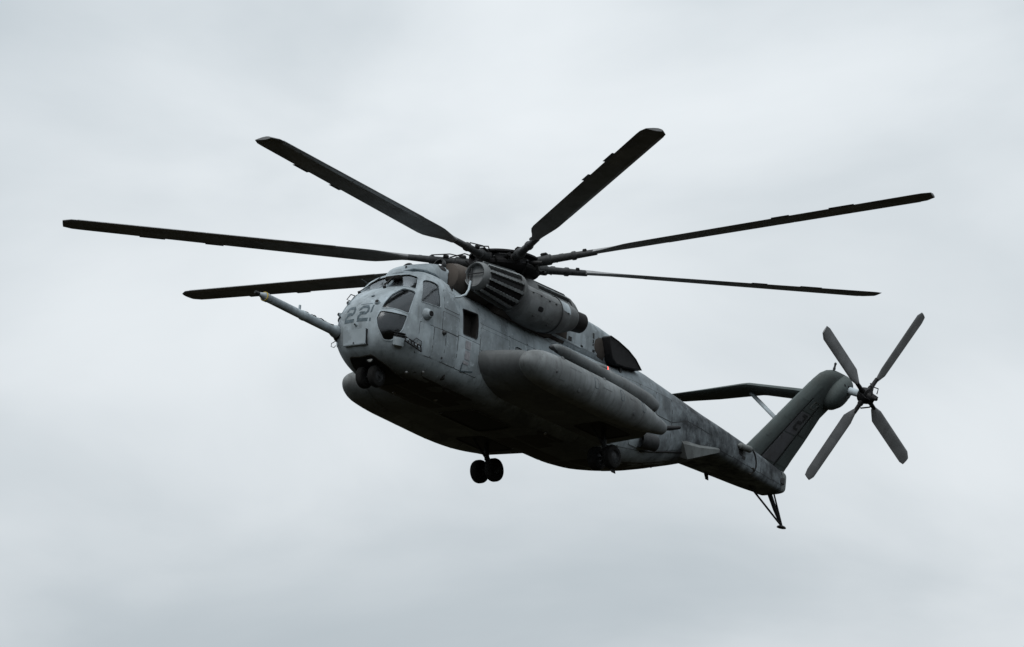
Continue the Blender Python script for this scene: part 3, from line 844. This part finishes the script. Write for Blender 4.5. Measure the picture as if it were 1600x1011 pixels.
for s in (1, -1):
    secs = [spons_sec(1.15 * s, 2.52, -3.5, .80, 1.89), spons_sec(1.36 * s, 2.50, -3.5, .82, 1.83), spons_sec(2.0 * s, 2.46, -3.46, .84, 1.79), spons_sec(2.6 * s, 2.40, -3.42, .86, 1.74), spons_sec(2.85 * s, 2.2, -3.3, .95, 1.66)]
    smb = MB().loft(secs)
    sp = smb.build('sponson', 'spon', heli)
    sbv = BVHTree.FromPolygons(smb.v, smb.f)
    for x0, x1 in ((1.9, 1.0), (1.0, .1), (.1, -.8), (-.8, -1.7)):
        o = rounded([(x0 - .015, 1.5 * s, 1.7), (x1 + .015, 1.5 * s, 1.7), (x1 + .015, 2.35 * s, 1.7), (x0 - .015, 2.35 * s, 1.7)], .04, 2)
        patch(o, (0, 0, 1), .006, .01, bvh=sbv, step=.25, rings=2).build('fuel_panel', 'spon', sp)
    # wheel well
    o = rounded([(-1.7, 1.55 * s, .85), (-3.05, 1.55 * s, .9), (-3.05, 2.45 * s, .9), (-1.7, 2.45 * s, .85)], .12, 3)
    ww = rim(o, (0, 0, -1), .04, .02, .02, bvh=sbv).build('wheel_well_frame', 'belly', sp)
    patch(o, (0, 0, -1), .006, .01, bvh=sbv, step=.25, rings=2).build('wheel_well', 'black', ww)
    ty, tz = 2.97 * s, 1.24
    prof = [(0, .01), (.012, .06), (.04, .115), (.12, .205), (.32, .335), (.65, .435), (1.1, .475), (1.6, .495), (3.6, .495), (4.3, .475), (5.0, .42), (5.6, .335), (6.1, .24), (6.42, .18), (6.5, .12), (6.52, .01)]
    prof = [(pt, interp([(-a_, b_) for a_, b_ in prof], -pt, 1)) for pt in [.0, .008, .02, .04, .07, .11, .16, .22, .3, .4, .5, .65, .8, .95, 1.1, 1.35, 1.6, 2.2, 2.9, 3.6, 3.95, 4.3, 4.65, 5.0, 5.3, 5.6, 5.85, 6.1, 6.3, 6.42, 6.5, 6.52]]
    tmb = MB().lathe(prof, (2.66, ty, tz + .08), (-1, 0, -.022), 40)
    tk = tmb.build('drop_tank', 'tank', heli)
    tbv = BVHTree.FromPolygons(tmb.v, tmb.f)
    for x in (-.05, -1.25, -2.35):
        o = rounded([(x + .07, ty + .5 * s, 1.52), (x - .07, ty + .5 * s, 1.52), (x - .07, ty + .5 * s, 1.22), (x + .07, ty + .5 * s, 1.22)], .05, 3)
        h_ = rim(o, (0, s, .2), .014, .008, .01, bvh=tbv).build('hatch_rim', 'ink', tk)
        patch(o, (0, s, .2), .003, .006, bvh=tbv).build('hatch', 'tank', h_)
    for t, rr in ((1.12, .4785), (2.6, .498), (3.9, .492), (4.98, .424)):
        MB().lathe([(t, rr), (t + .018, rr), (t + .018, rr - .04), (t, rr - .04)], (2.66, ty, tz + .08), (-1, 0, -.022), 40, cap=False).build('tank_seam', 'spon', tk)
    for x, zc, r_ in ((1.3, 1.70, .07), (-.6, 1.66, .06), (.6, .98, .05), (-1.9, 1.05, .06), (1.7, 1.2, .04)):
        q = proj((x, ty + .4 * s, zc), (0, s, .3 if zc > 1.3 else -.2), tbv, 0)
        MB().lathe([(-.02, r_), (.012, r_), (.018, r_ * .7)], q, (0, s, .5 if zc > 1.3 else -.3), 14).build('filler_cap', 'spon', tk)
    for x0_, x1_, z0_, z1_ in ((1.15, .85, 1.44, 1.48), (.8, .62, 1.44, 1.48), (-.35, -.75, 1.30, 1.33), (-1.6, -1.95, 1.36, 1.40), (1.5, 1.3, 1.02, 1.05)):
        patch([(x0_, ty + .5 * s, z1_), (x1_, ty + .5 * s, z1_), (x1_, ty + .5 * s, z0_), (x0_, ty + .5 * s, z0_)], (0, s, 0), .003, .004, bvh=tbv, step=.1, rings=2).build('stencil_mark', 'spon', tk)
    if s == 1: MB().tube([(-3.7, ty, 1.18), (-4.15, ty, 1.30), (-4.52, ty + .03, 1.42)], [.065, .07, .05], 10).build('dump_pipe', 'black', tk)
    # pylon between sponson and tank with braces
    MB().box((-.4, 2.78 * s, 1.45), (4.6, .3, .3), bev=.06).build('tank_pylon', 'dark', tk)
    for x in (.7, .1, -.5, -1.1, -1.7, -2.3, -2.9):
        MB().tube([(x, 2.5 * s, 1.95), (x - .18, 2.75 * s, 1.70)], .03, 6).build('sway_brace', 'steel', tk)
    # long pod that rides on the sponson
    P = [(.80, 2.24), (.55, 2.27), (.1, 2.25), (-.6, 2.21), (-1.4, 2.15), (-2.2, 2.09), (-3.0, 2.02), (-3.7, 1.96), (-4.02, 1.93), (-4.14, 1.92)]
    rad = [.05, .12, .15, .16, .185, .22, .24, .235, .18, .05]
    pod = MB().tube([(x, 2.45 * s, z) for x, z in P], rad, 18).build('sponson_pod', 'tank', heli)
    MB().tube([(.86, 2.45 * s, 2.2), (.78, 2.45 * s, 2.23), (.5, 2.46 * s, 2.2)], [.03, .07, .06], 10).build('pod_intake', 'dark', pod)
    for x in (.2, -1.0, -2.4, -3.3):
        MB().box((x, 2.42 * s, 1.78), (.3, .06, .6), bev=.02).build('pod_stay', 'dark', pod)
    MB().tube([(-1.05, 2.47 * s, 2.24), (-1.35, 2.50 * s, 2.28), (-1.62, 2.52 * s, 2.32)], [.09, .085, .07], 12).build('light_stalk', 'tank', pod)
    MB().lathe([(0, .065), (.05, .06), (.09, .035), (.10, .005)], (-1.60, 2.52 * s, 2.32), (-1, 0, .1), 14).build('position_light', 'red' if s == 1 else 'white', pod)

# ------------------------------------------------------------------ landing gear
def wheel(c, r, w, par):
    c = Vector(c)
    t = MB().lathe([(-w / 2, r * .55), (-w / 2, r * .82), (-w * .40, r * .94), (-w * .2, r), (w * .2, r), (w * .40, r * .94), (w / 2, r * .82), (w / 2, r * .55)], c, (0, 1, 0), 32, cap=False).build('wheel', 'rubber', par)
    MB().lathe([(-w * .42, r * .12), (-w * .44, r * .2), (-w * .3, r * .45), (-w * .45, r * .57), (w * .45, r * .57), (w * .3, r * .45), (w * .44, r * .2), (w * .42, r * .12)], c, (0, 1, 0), 24).build('rim', 'dark', t)


for s in (1, -1):
    g = MB().tube([(-2.45, 1.98 * s, .95), (-2.56, 1.98 * s, .42)], .07, 12).tube([(-2.56, 1.98 * s, .45), (-2.6, 1.98 * s, .13)], .05, 10).build('main_landing_gear', 'dark', heli)
    MB().tube([(-2.6, 1.62 * s, .13), (-2.6, 2.34 * s, .13)], .045, 10).build('axle', 'dark', g)
    MB().tube([(-2.5, 1.98 * s, .62), (-2.72, 1.98 * s, .45), (-2.62, 1.98 * s, .2)], .025, 6).build('torque_link', 'dark', g)
    MB().tube([(-1.75, 1.98 * s, .9), (-2.55, 1.98 * s, .45)], .035, 8).build('drag_brace', 'dark', g)
    for d in (-.25, .25): wheel((-2.6, (1.98 + d) * s, .13), .325, .25, g)
g = MB().tube([(5.05, 0, .75), (5.22, 0, .5), (5.3, 0, .38)], .07, 12).build('nose_landing_gear', 'black', heli)
MB().tube([(5.3, -.34, .36), (5.3, .34, .36)], .04, 10).build('axle', 'dark', g)
MB().tube([(4.6, 0, .5), (5.25, 0, .42)], .04, 8).build('drag_brace', 'black', g)
for d in (-.2, .2): wheel((5.3, d, .36), .30, .2, g)
MB().lathe([(0, .02), (.06, .09), (.12, .115), (.16, .115)], (5.52, .2, .78), (1, .1, -.25), 16).build('landing_light_housing', 'dark', g)
MB().lathe([(.155, .10), (.175, .07), (.18, .01)], (5.52, .2, .78), (1, .1, -.25), 16).build('landing_light_lens', 'white', g)
o = rounded([(5.78, .36, .8), (5.3, .52, .6), (4.3, .50, .5), (4.3, -.50, .5), (5.3, -.52, .6), (5.78, -.36, .8)], .12, 3)
nw = rim(o, (.25, 0, -1), .03, .02, .02).build('nose_wheel_well', 'belly', heli)
patch(o, (.25, 0, -1), .01, .012, step=.2, rings=4).build('well_shade', 'black', nw)  # black sheet on the skin, stands for the shade inside the bay

# ------------------------------------------------------------------ tail
tail_cap = MB().loft([ring(-13.06, .445, 2.14, 2.82, 2.47, 4.8, 5.6, 64), ring(-13.20, .435, 2.15, 2.82, 2.47, 4.8, 5.6, 64), ring(-13.30, .41, 2.19, 2.80, 2.48, 4.8, 5.2, 64), ring(-13.31, .37, 2.24, 2.76, 2.5, 4.4, 4.6, 64)]).build('tail_cone', 'strake', heli)
MB().loft([ring(-13.305, .33, 2.30, 2.74, 2.5, 3.4, 3.4, 40), ring(-13.33, .30, 2.34, 2.70, 2.5, 3.4, 3.4, 40)]).build('tail_access_cover', 'dark', tail_cap)
CANT = math.tan(R(20))
def fin_sec(z, le, te, th, n=11):
    y0 = .05 + (z - 2.6) * CANT
    c = le - te; up, lo = [], []
    nrm = Vector((0, math.cos(R(20)), -math.sin(R(20))))
    for i in range(n + 1):
        t = (1 - math.cos(math.pi * i / n)) / 2
        h = th / 2 * min(1.0, 2.4 * math.sqrt(t) * 1.0 if t < .14 else (.898 + .102 * min(1, (t - .14) / .15))) * (1 if t < .45 else 1 - .72 * ((t - .45) / .55) ** 1.3)
        p = Vector((le - c * t, y0, z))
        up.append(p + nrm * h); lo.append(p - nrm * h)
    return up + lo[-2:0:-1]


fin_mb = MB().loft([fin_sec(2.55, -11.0, -13.30, .50), fin_sec(3.1, -11.5, -13.5, .46), fin_sec(3.8, -12.03, -13.80, .44), fin_sec(4.6, -12.63, -14.10, .43), fin_sec(4.9, -12.85, -14.32, .44), fin_sec(5.2, -13.08, -14.72, .46), fin_sec(5.5, -13.30, -14.92, .47), fin_sec(5.72, -13.50, -14.95, .44), fin_sec(5.86, -13.72, -14.88, .34), fin_sec(5.94, -13.98, -14.7, .16)])
fin = fin_mb.build('tail_fin', 'fin', heli)
fbv = BVHTree.FromPolygons(fin_mb.v, fin_mb.f)
fn = Vector((0, math.cos(R(20)), -math.sin(R(20))))
def fpt(t, z):  # chord fraction, height
    rows = [(5.82, -13.6, -14.92), (5.2, -13.08, -14.5), (4.6, -12.63, -14.08), (3.8, -12.03, -13.8), (3.1, -11.5, -13.55), (2.55, -11.0, -13.42)]
    le, te = interp(rows, z, 1), interp(rows, z, 2)
    return Vector((le + (te - le) * t, .05 + (z - 2.6) * CANT, z))
def fin_panel(t0, t1, z0, z1, name, mat, off=.008, r=.05):
    o = rounded([fpt(t0, z1), fpt(t1, z1), fpt(t1, z0), fpt(t0, z0)], r, 2)
    patch(o, fn, off, .014, bvh=fbv, step=.15, rings=3).build(name, mat, fin)
    patch([Vector(p) for p in reversed(o)], -fn, off, .014, bvh=fbv, step=.15, rings=3).build(name, mat, fin)
for z0, z1 in ((3.02, 3.55), (3.58, 4.2), (4.23, 4.85), (4.88, 5.4)):
    fin_panel(.05, .235, z0, z1, 'fin_edge_panel', 'fin')
fin_panel(.29, .60, 3.0, 3.85, 'fin_panel', 'tail', .012)
fin_panel(.29, .60, 3.88, 4.55, 'fin_panel', 'tail', .012)
fin_panel(.29, .60, 4.58, 5.0, 'fin_panel', 'fin', .012)
fin_panel(.67, .97, 3.0, 3.9, 'rear_fin_panel', 'fin', .008)
fin_panel(.67, .97, 3.93, 4.75, 'rear_fin_panel', 'fin', .008)
for t0, t1, z0, z1 in ((.25, .275, 3.0, 5.0), (.62, .65, 2.9, 4.85)):
    fin_panel(t0, t1, z0, z1, 'fin_seam_strip', 'black', .006, .01)
for t0, t1, za, zb in ((.40, .56, 4.42, 4.50), (.50, .56, 4.30, 4.42), (.38, .54, 4.20, 4.29), (.38, .44, 4.06, 4.2), (.42, .54, 4.02, 4.08)):
    patch([fpt(t0, zb), fpt(t1, zb), fpt(t1, za), fpt(t0, za)], fn, .018, .006, bvh=fbv, step=.08, rings=2).build('fin_marking', 'dark', fin)
o = rounded([fpt(.40, 4.92), fpt(.54, 4.92), fpt(.54, 4.72), fpt(.40, 4.72)], .04, 2)
rim(o, fn, .018, .024, .004, bvh=fbv).build('fin_hatch_rim', 'steel', fin)
# gearbox bulge at the top, its grilles, beacon and shaft
gb_c = Vector((-14.32, 1.14, 5.38))
rows = []
for i in range(9):
    a = math.pi * i / 8; k = math.sin(a) ** .7 if 0 < i < 8 else .02
    c = gb_c + fn * (-.42 * math.cos(a)) 
    rows.append([c + Vector((1, 0, -.45)).normalized() * (.60 * k * math.cos(2 * math.pi * j / 28)) + Vector((0, math.sin(R(20)), math.cos(R(20)))) * (.52 * k * math.sin(2 * math.pi * j / 28)) for j in range(28)])
gx = MB().loft(rows).build('tail_gearbox_fairing', 'fin', heli)
gxb = BVHTree.FromPolygons([tuple(v.co) for v in gx.data.vertices], [tuple(p.vertices) for p in gx.data.polygons])
for dx, dz, w, h in ((-.05, .26, .16, .10), (-.26, .2, .08, .09), (-.38, .05, .07, .12), (.14, .28, .05, .06)):
    q = gb_c + Vector((dx, 0, dz)) + fn * .3
    patch([q + Vector((w / 2, 0, h / 2)), q + Vector((-w / 2, 0, h / 2)), q + Vector((-w / 2, 0, -h / 2)), q + Vector((w / 2, 0, -h / 2))], fn, .008, .01, bvh=gxb, step=.06).build('cooling_grille', 'black', gx)
MB().lathe([(0, .04), (.06, .04), (.07, .03), (.15, .03), (.16, .04), (.20, .035), (.22, .01)], (-13.95, 1.30, 5.93), (0, .2, 1), 10).build('beacon', 'dark', gx)
th = Vector((-14.42, 2.13, 5.21))
sh0 = th - fn * .95
MB().lathe([(0, .15), (.3, .13), (.34, .11), (.95, .10)], sh0, fn, 20).build('tail_rotor_shaft', 'grey', heli)
hb = MB().lathe([(-.16, .12), (-.14, .22), (-.02, .24), (.10, .22), (.13, .14), (.26, .12), (.32, .07), (.42, .05), (.43, .01)], th, fn, 20).build('tail_rotor_hub', 'black', heli)
tu = Vector((0, math.sin(R(20)), math.cos(R(20)))); tx = Vector((1, 0, 0))
for k in range(4):
    a = R(21 + 90 * k); d = tx * math.cos(a) + tu * math.sin(a)
    MB().lathe([(.1, .09), (.3, .085), (.34, .065), (.62, .06)], th, d, 12).build('blade_grip', 'black', hb)
    w_ = fn.cross(d)
    MB().tube([th + fn * .26 + w_ * .1, th + fn * .22 + w_ * .17 + d * .22, th + d * .36 + w_ * .12], .022, 6).build('pitch_link', 'black', hb)
MB().tube([th + fn * .1 + tu * .30 + tx * .12, th + fn * .34 + tu * .3, th + fn * .36 + tu * .14], .018, 6).build('spider_arm', 'black', hb)


def blade_mesh(name, r0, r1, chord, thick, twist0, twist1, droop=0, root=None, tipcut=.25, n=24):
    """blade along +x, chord along y, leading edge at +y"""
    rows = []
    prof = [(.5, 0), (.46, .42), (.36, .8), (.2, 1), (-.05, .85), (-.3, .45), (-.5, .06), (-.5, -.06), (-.3, -.3), (-.05, -.5), (.2, -.6), (.36, -.5), (.46, -.3)]
    for i in range(n + 1):
        t = i / n; x = r0 + (r1 - r0) * t
        c = chord; th_ = thick
        if root and x < root:
            u = (x - r0) / (root - r0); u = u * u * (3 - 2 * u); c = chord * (.34 + .66 * u); th_ = thick * (1.7 - .7 * u)
        if x > r1 - tipcut: c = chord * (1 - .35 * ((x - r1 + tipcut) / tipcut) ** 2)
        a = R(twist0 + (twist1 - twist0) * t)
        z0 = droop * t * t
        sh = .12 * chord * ((x - r1 + tipcut) / tipcut) ** 2 if x > r1 - tipcut else 0
        rows.append([Vector((x, (p * c - .18 * c - sh) * math.cos(a) - q * th_ * math.sin(a), z0 + (p * c - .18 * c) * math.sin(a) + q * th_ * math.cos(a))) for p, q in prof])
    return MB().loft(rows)


tb_me = blade_mesh('tail_rotor_blade', .55, 3.05, .40, .028, 10, 4, 0, .9, .12, 14).mesh('tail_rotor_blade', ['blade'])
for k in range(4):
    a = R(21 + 90 * k); d = tx * math.cos(a) + tu * math.sin(a)
    o = bpy.data.objects.new('tail_rotor_blade', tb_me); COL.objects.link(o); o.parent = heli
    w_ = fn.cross(d)
    o.matrix_local = Matrix(((d.x, w_.x, fn.x, th.x), (d.y, w_.y, fn.y, th.y), (d.z, w_.z, fn.z, th.z), (0, 0, 0, 1)))

# gull-wing stabiliser on the starboard side
def stab_sec(y, z, le, te, th, n=8):
    up, lo = [], []; c = le - te
    for i in range(n + 1):
        t = (1 - math.cos(math.pi * i / n)) / 2
        h = th * 1.5 * (math.sqrt(t) * .95 - .35 * t - .60 * t * t)
        up.append(Vector((le - c * t, y, z + max(h, .003)))); lo.append(Vector((le - c * t, y, z - max(h, .003) * .8)))
    return up + lo[-2:0:-1]


stab_mb = MB().loft([stab_sec(1.0, 5.15, -13.5, -14.75, .26), stab_sec(.2, 5.33, -13.55, -14.78, .25), stab_sec(-1.55, 5.71, -13.68, -14.87, .22), stab_sec(-1.75, 5.74, -13.75, -14.88, .21), stab_sec(-3.2, 5.73, -13.80, -14.78, .15), stab_sec(-4.3, 5.73, -13.84, -14.62, .10), stab_sec(-4.42, 5.73, -13.95, -14.58, .07), stab_sec(-4.47, 5.73, -14.15, -14.5, .03)])
stab = stab_mb.build('stabiliser', 'fin', heli)
stv = BVHTree.FromPolygons(stab_mb.v, stab_mb.f)
for y0, y1 in ((-.1, -1.4), (-1.85, -2.7), (-2.73, -3.5), (-3.53, -4.2)):
    o = rounded([(-13.95, y0, 5.6), (-13.98, y1, 5.6), (-14.45, y1, 5.6), (-14.5, y0, 5.6)], .05, 2)
    patch(o, (0, 0, -1), .005, .01, bvh=stv, step=.2, rings=2).build('stabiliser_panel', 'fin', stab)
MB().tube([(-14.3, -1.80, 5.66), (-13.4, .28, 4.05)], .06, 10).build('stabiliser_strut', 'grey', stab)

# strake under the boom, tail skid and the small pods on the boom
for s in (1, -1):
    stk = MB()
    stk.loft([[Vector((-7.05, 1.16 * s, 2.02)), Vector((-7.15, 1.24 * s, 1.86)), Vector((-7.45, 1.20 * s, 1.50)), Vector((-7.3, 1.0 * s, 1.55))],
              [Vector((-8.0, 1.06 * s, 2.12)), Vector((-8.0, 1.22 * s, 1.98)), Vector((-8.0, 1.20 * s, 1.72)), Vector((-8.0, .98 * s, 1.78))],
              [Vector((-9.2, .92 * s, 2.34)), Vector((-9.2, 1.0 * s, 2.28)), Vector((-9.2, 1.0 * s, 2.20)), Vector((-9.2, .86 * s, 2.2))]])
    stk.build('boom_strake', 'strake', heli)
sk = MB().tube([(-13.0, 0, 2.3), (-13.45, 0, 1.78), (-13.82, 0, 1.40)], [.07, .06, .035], 10).build('tail_skid', 'dark', heli)
MB().tube([(-12.0, 0, 2.18), (-13.82, 0, 1.40)], .028, 8).build('skid_brace', 'dark', sk)
MB().tube([(-13.1, .12, 2.26), (-13.80, .02, 1.42)], .025, 8).build('skid_brace', 'dark', sk)
MB().loft([[Vector((-13.82 + .17 * k * math.cos(2 * math.pi * j / 14), .12 * k * math.sin(2 * math.pi * j / 14), z)) for j in range(14)] for z, k in ((1.42, .3), (1.38, .9), (1.35, 1.0), (1.33, .5))]).build('skid_foot', 'dark', sk)
boom_bits = [(-9.85, .66, 2.93, .09)]
for x, y, z, r_ in boom_bits:
    MB().lathe([(0, r_ * .3), (.05, r_), (.3, r_), (.42, r_ * .5), (.44, .01)], (x + .2, y, z), (-1, .05, 0), 14).build('antenna_pod', 'strake', heli)
ap = MB().lathe([(0, .02), (.08, .085), (.45, .10), (.5, .09), (.5, .05)], (-10.25, .84, 2.72), (-1, .18, -.02), 14).build('warning_pod', 'strake', heli)
MB().box((-10.4, .74, 2.58), (.4, .16, .26), bev=.05).build('pod_mount', 'black', ap)
MB().tube([(-9.3, .2, 3.08), (-9.3, .2, 3.26)], .03, 6).box((-9.3, .2, 3.28), (.2, .12, .07), bev=.02).build('boom_aerial', 'dark', heli)
MB().lathe([(0, .1), (.08, .07), (.1, .02)], (-7.7, .3, 3.27), (0, 0, 1), 12).build('boom_beacon', 'dark', heli)
strap = []
for i in range(15):
    t = i / 14; z = 3.02 - .78 * t; x = -11.05 - .35 * math.sin(t * 2.2)
    h, hn, _, _ = hull_bvh.ray_cast(Vector((x, 3, z)), Vector((0, -1, 0)))
    strap.append((h + Vector((0, .02, 0))) if h else Vector((x, .4, z)))
MB().tube(strap, .022, 6).build('fold_hinge_cable', 'black', heli)
MB().lathe([(0, .10), (.05, .11), (.05, .07), (.02, .06)], (-11.25, .62, 2.28), (0, .8, -.5), 14, cap=False).build('hoist_ring', 'steel', heli)
patch(rounded([(-10.55, .7, 2.52), (-10.75, .7, 2.52), (-10.75, .7, 2.42), (-10.55, .7, 2.42)], .03, 2), (0, 1, 0), .01, .01).build('boom_vent', 'black', heli)
# open tailpipe-like chute behind the port wheel, ramp seam
ch = MB().lathe([(0, .22), (.25, .24), (.62, .23), (.62, .20), (.2, .19), (.18, .01)], (-4.95, 1.36, 1.36), (-1, .12, .08), 22, cap=False, sq=(.8, 1)).build('chaff_chute', 'dark', heli)
patch(rounded([(-4.55, 1.36, 1.7), (-5.0, 1.36, 1.7), (-5.0, 1.36, 1.15), (-4.55, 1.36, 1.12)], .06, 2), (0, 1, 0), .02, .02).build('chute_panel', 'grey', ch)
for s in (1, -1):
    rp = [];
    for i in range(12):
        x = -5.2 - 3.4 * i / 11
        h, hn, _, _ = hull_bvh.ray_cast(Vector((x, 3 * s, 1.10 + (i / 11) * .92)), Vector((0, -s, 0)))
        rp.append(h + hn * .0 + Vector((0, .012 * s, 0)))
    MB().tube(rp, .022, 6).build('ramp_seal', 'black', fuselage)

# ------------------------------------------------------------------ main rotor
HZ = 4.98
mast = MB().lathe([(0, .55), (.1, .62), (.25, .60), (.32, .42), (.6, .30), (1.0, .28)], (0, 0, 4.25), (0, 0, 1), 28).build('rotor_mast', 'fin', heli)
MB().lathe([(0, .46), (.02, .62), (.10, .64), (.13, .5)], (0, 0, 4.58), (0, 0, 1), 32).build('swashplate', 'black', mast)
hubm = MB().lathe([(0, .45), (.03, .86), (.09, .95), (.16, .97), (.22, .91), (.24, .85), (.36, .85), (.38, .4)], (0, 0, HZ - .24), (0, 0, 1), 42)
hub = hubm.build('rotor_hub', 'black', heli)
# upper plate: a ring with lightening holes between spokes
up = MB(); nseg = 84; zt_ = HZ + .17
def annulus(mb, r0, r1, z0, z1, n=56):
    v = []; f = []
    for j in range(n):
        a = 2 * math.pi * j / n; c, s = math.cos(a), math.sin(a)
        v += [(r0 * c, r0 * s, z0), (r1 * c, r1 * s, z0), (r1 * c, r1 * s, z1), (r0 * c, r0 * s, z1)]
    for j in range(n):
        k = (j + 1) % n
        for q in range(4): f.append((4 * j + q, 4 * j + (q + 1) % 4, 4 * k + (q + 1) % 4, 4 * k + q))
    return mb.add(v, f)
annulus(up, .72, .98, zt_, zt_ + .05); annulus(up, .0 + .05, .36, zt_ + .02, zt_ + .1)
for k in range(7):
    a = 2 * math.pi * k / 7 + .1
    up.box((.55 * math.cos(a), .55 * math.sin(a), zt_ + .03), (.5, .28, .05), ax=[(math.cos(a), math.sin(a), 0), (-math.sin(a), math.cos(a), 0), (0, 0, 1)], bev=.01)
up.build('hub_plate', 'black', hub)
MB().lathe([(0, .34), (.1, .32), (.2, .26), (.27, .12), (.28, .01)], (0, 0, HZ + .15), (0, 0, 1), 28).build('hub_cap', 'black', hub)
BL = [(-52.2, .7), (6.0, -1.0), (55.8, 2.7), (109.3, 9.1), (157.5, 9.3), (208.0, 7.5), (265.8, 3.7)]
for k, (az, el) in enumerate(BL):
    a = R(az)
    d = Vector((math.cos(a), math.sin(a), 0)); w_ = Vector((-math.sin(a), math.cos(a), 0)); c0 = Vector((0, 0, HZ))
    MB().box(c0 + d * .62, (.75, .30, .30), ax=[d, w_, (0, 0, 1)], bev=.06).build('hinge_block', 'black', hub)
    MB().tube([c0 + d * .55 - w_ * .22 + Vector((0, 0, .05)), c0 + d * 1.15 - w_ * .26 + Vector((0, 0, .03))], [.075, .05], 10).build('lag_damper', 'black', hub)
    MB().tube([c0 + d * .62 + w_ * .32 + Vector((0, 0, -.34)), c0 + d * 1.05 + w_ * .30 + Vector((0, 0, -.02))], .028, 8).build('pitch_link', 'black', hub)
    MB().tube([c0 + d * .8 + Vector((0, 0, .2)), c0 + d * 1.1 + w_ * .12 + Vector((0, 0, .24)), c0 + d * 1.5 + Vector((0, 0, .13))], .018, 6).build('hydraulic_hose', 'black', hub)

mb_me = blade_mesh('rotor_blade', 2.55, 12.04, .74, .052, 9, 3, .0, 3.7, .35, 40).mesh('rotor_blade', ['blade'])
cf_me = MB().lathe([(.95, .13), (1.25, .15), (1.32, .15), (1.36, .11), (1.9, .10), (1.94, .125), (2.02, .125), (2.06, .095), (2.62, .085)], (0, 0, 0), (1, 0, 0), 16).mesh('blade_cuff', ['dark'])
bk_me = MB().box((1.6, .09, .1), (.16, .09, .09), bev=.02).box((2.3, -.07, .08), (.12, .06, .08), bev=.02).box((1.15, 0, .16), (.2, .2, .08), bev=.03).tube([(1.05, .12, .12), (1.5, .2, .15), (2.0, .1, .1)], .016, 6).mesh('blade_fold_lock', ['black'])
er = MB()
for xa, xb in ((4.6, 8.1), (8.13, 11.62)):
    rws = []
    for i in range(9):
        x = xa + (xb - xa) * i / 8; a = R(9 + (3 - 9) * (x - 2.55) / 9.49)
        rws.append([Vector((x, (p * .74 - .18 * .74) * math.cos(a) - q * .052 * math.sin(a), (p * .74 - .18 * .74) * math.sin(a) + q * .052 * math.cos(a))) for p, q in ((.34, .90), (.47, .52), (.506, 0), (.47, -.38), (.34, -.62), (.36, -.4), (.48, 0), (.36, .6))])
    er.loft(rws)
er_me = er.mesh('erosion_strip', ['steel'])
tt_me = MB().box((9.6, -.525, -.042), (.7, .09, .010), bev=.003).box((7.9, -.525, -.051), (.5, .09, .010), bev=.003).mesh('trim_tab', ['dark'])
for k, (az, el) in enumerate(BL):
    o = bpy.data.objects.new('rotor_blade', mb_me); COL.objects.link(o); o.parent = heli
    o.matrix_local = Matrix.Translation((0, 0, HZ)) @ Matrix.Rotation(R(az), 4, 'Z') @ Matrix.Rotation(-R(el), 4, 'Y')
    for nm, me in (('blade_cuff', cf_me), ('blade_fold_lock', bk_me), ('erosion_strip', er_me), ('trim_tab', tt_me)):
        c = bpy.data.objects.new(nm, me); COL.objects.link(c); c.parent = o
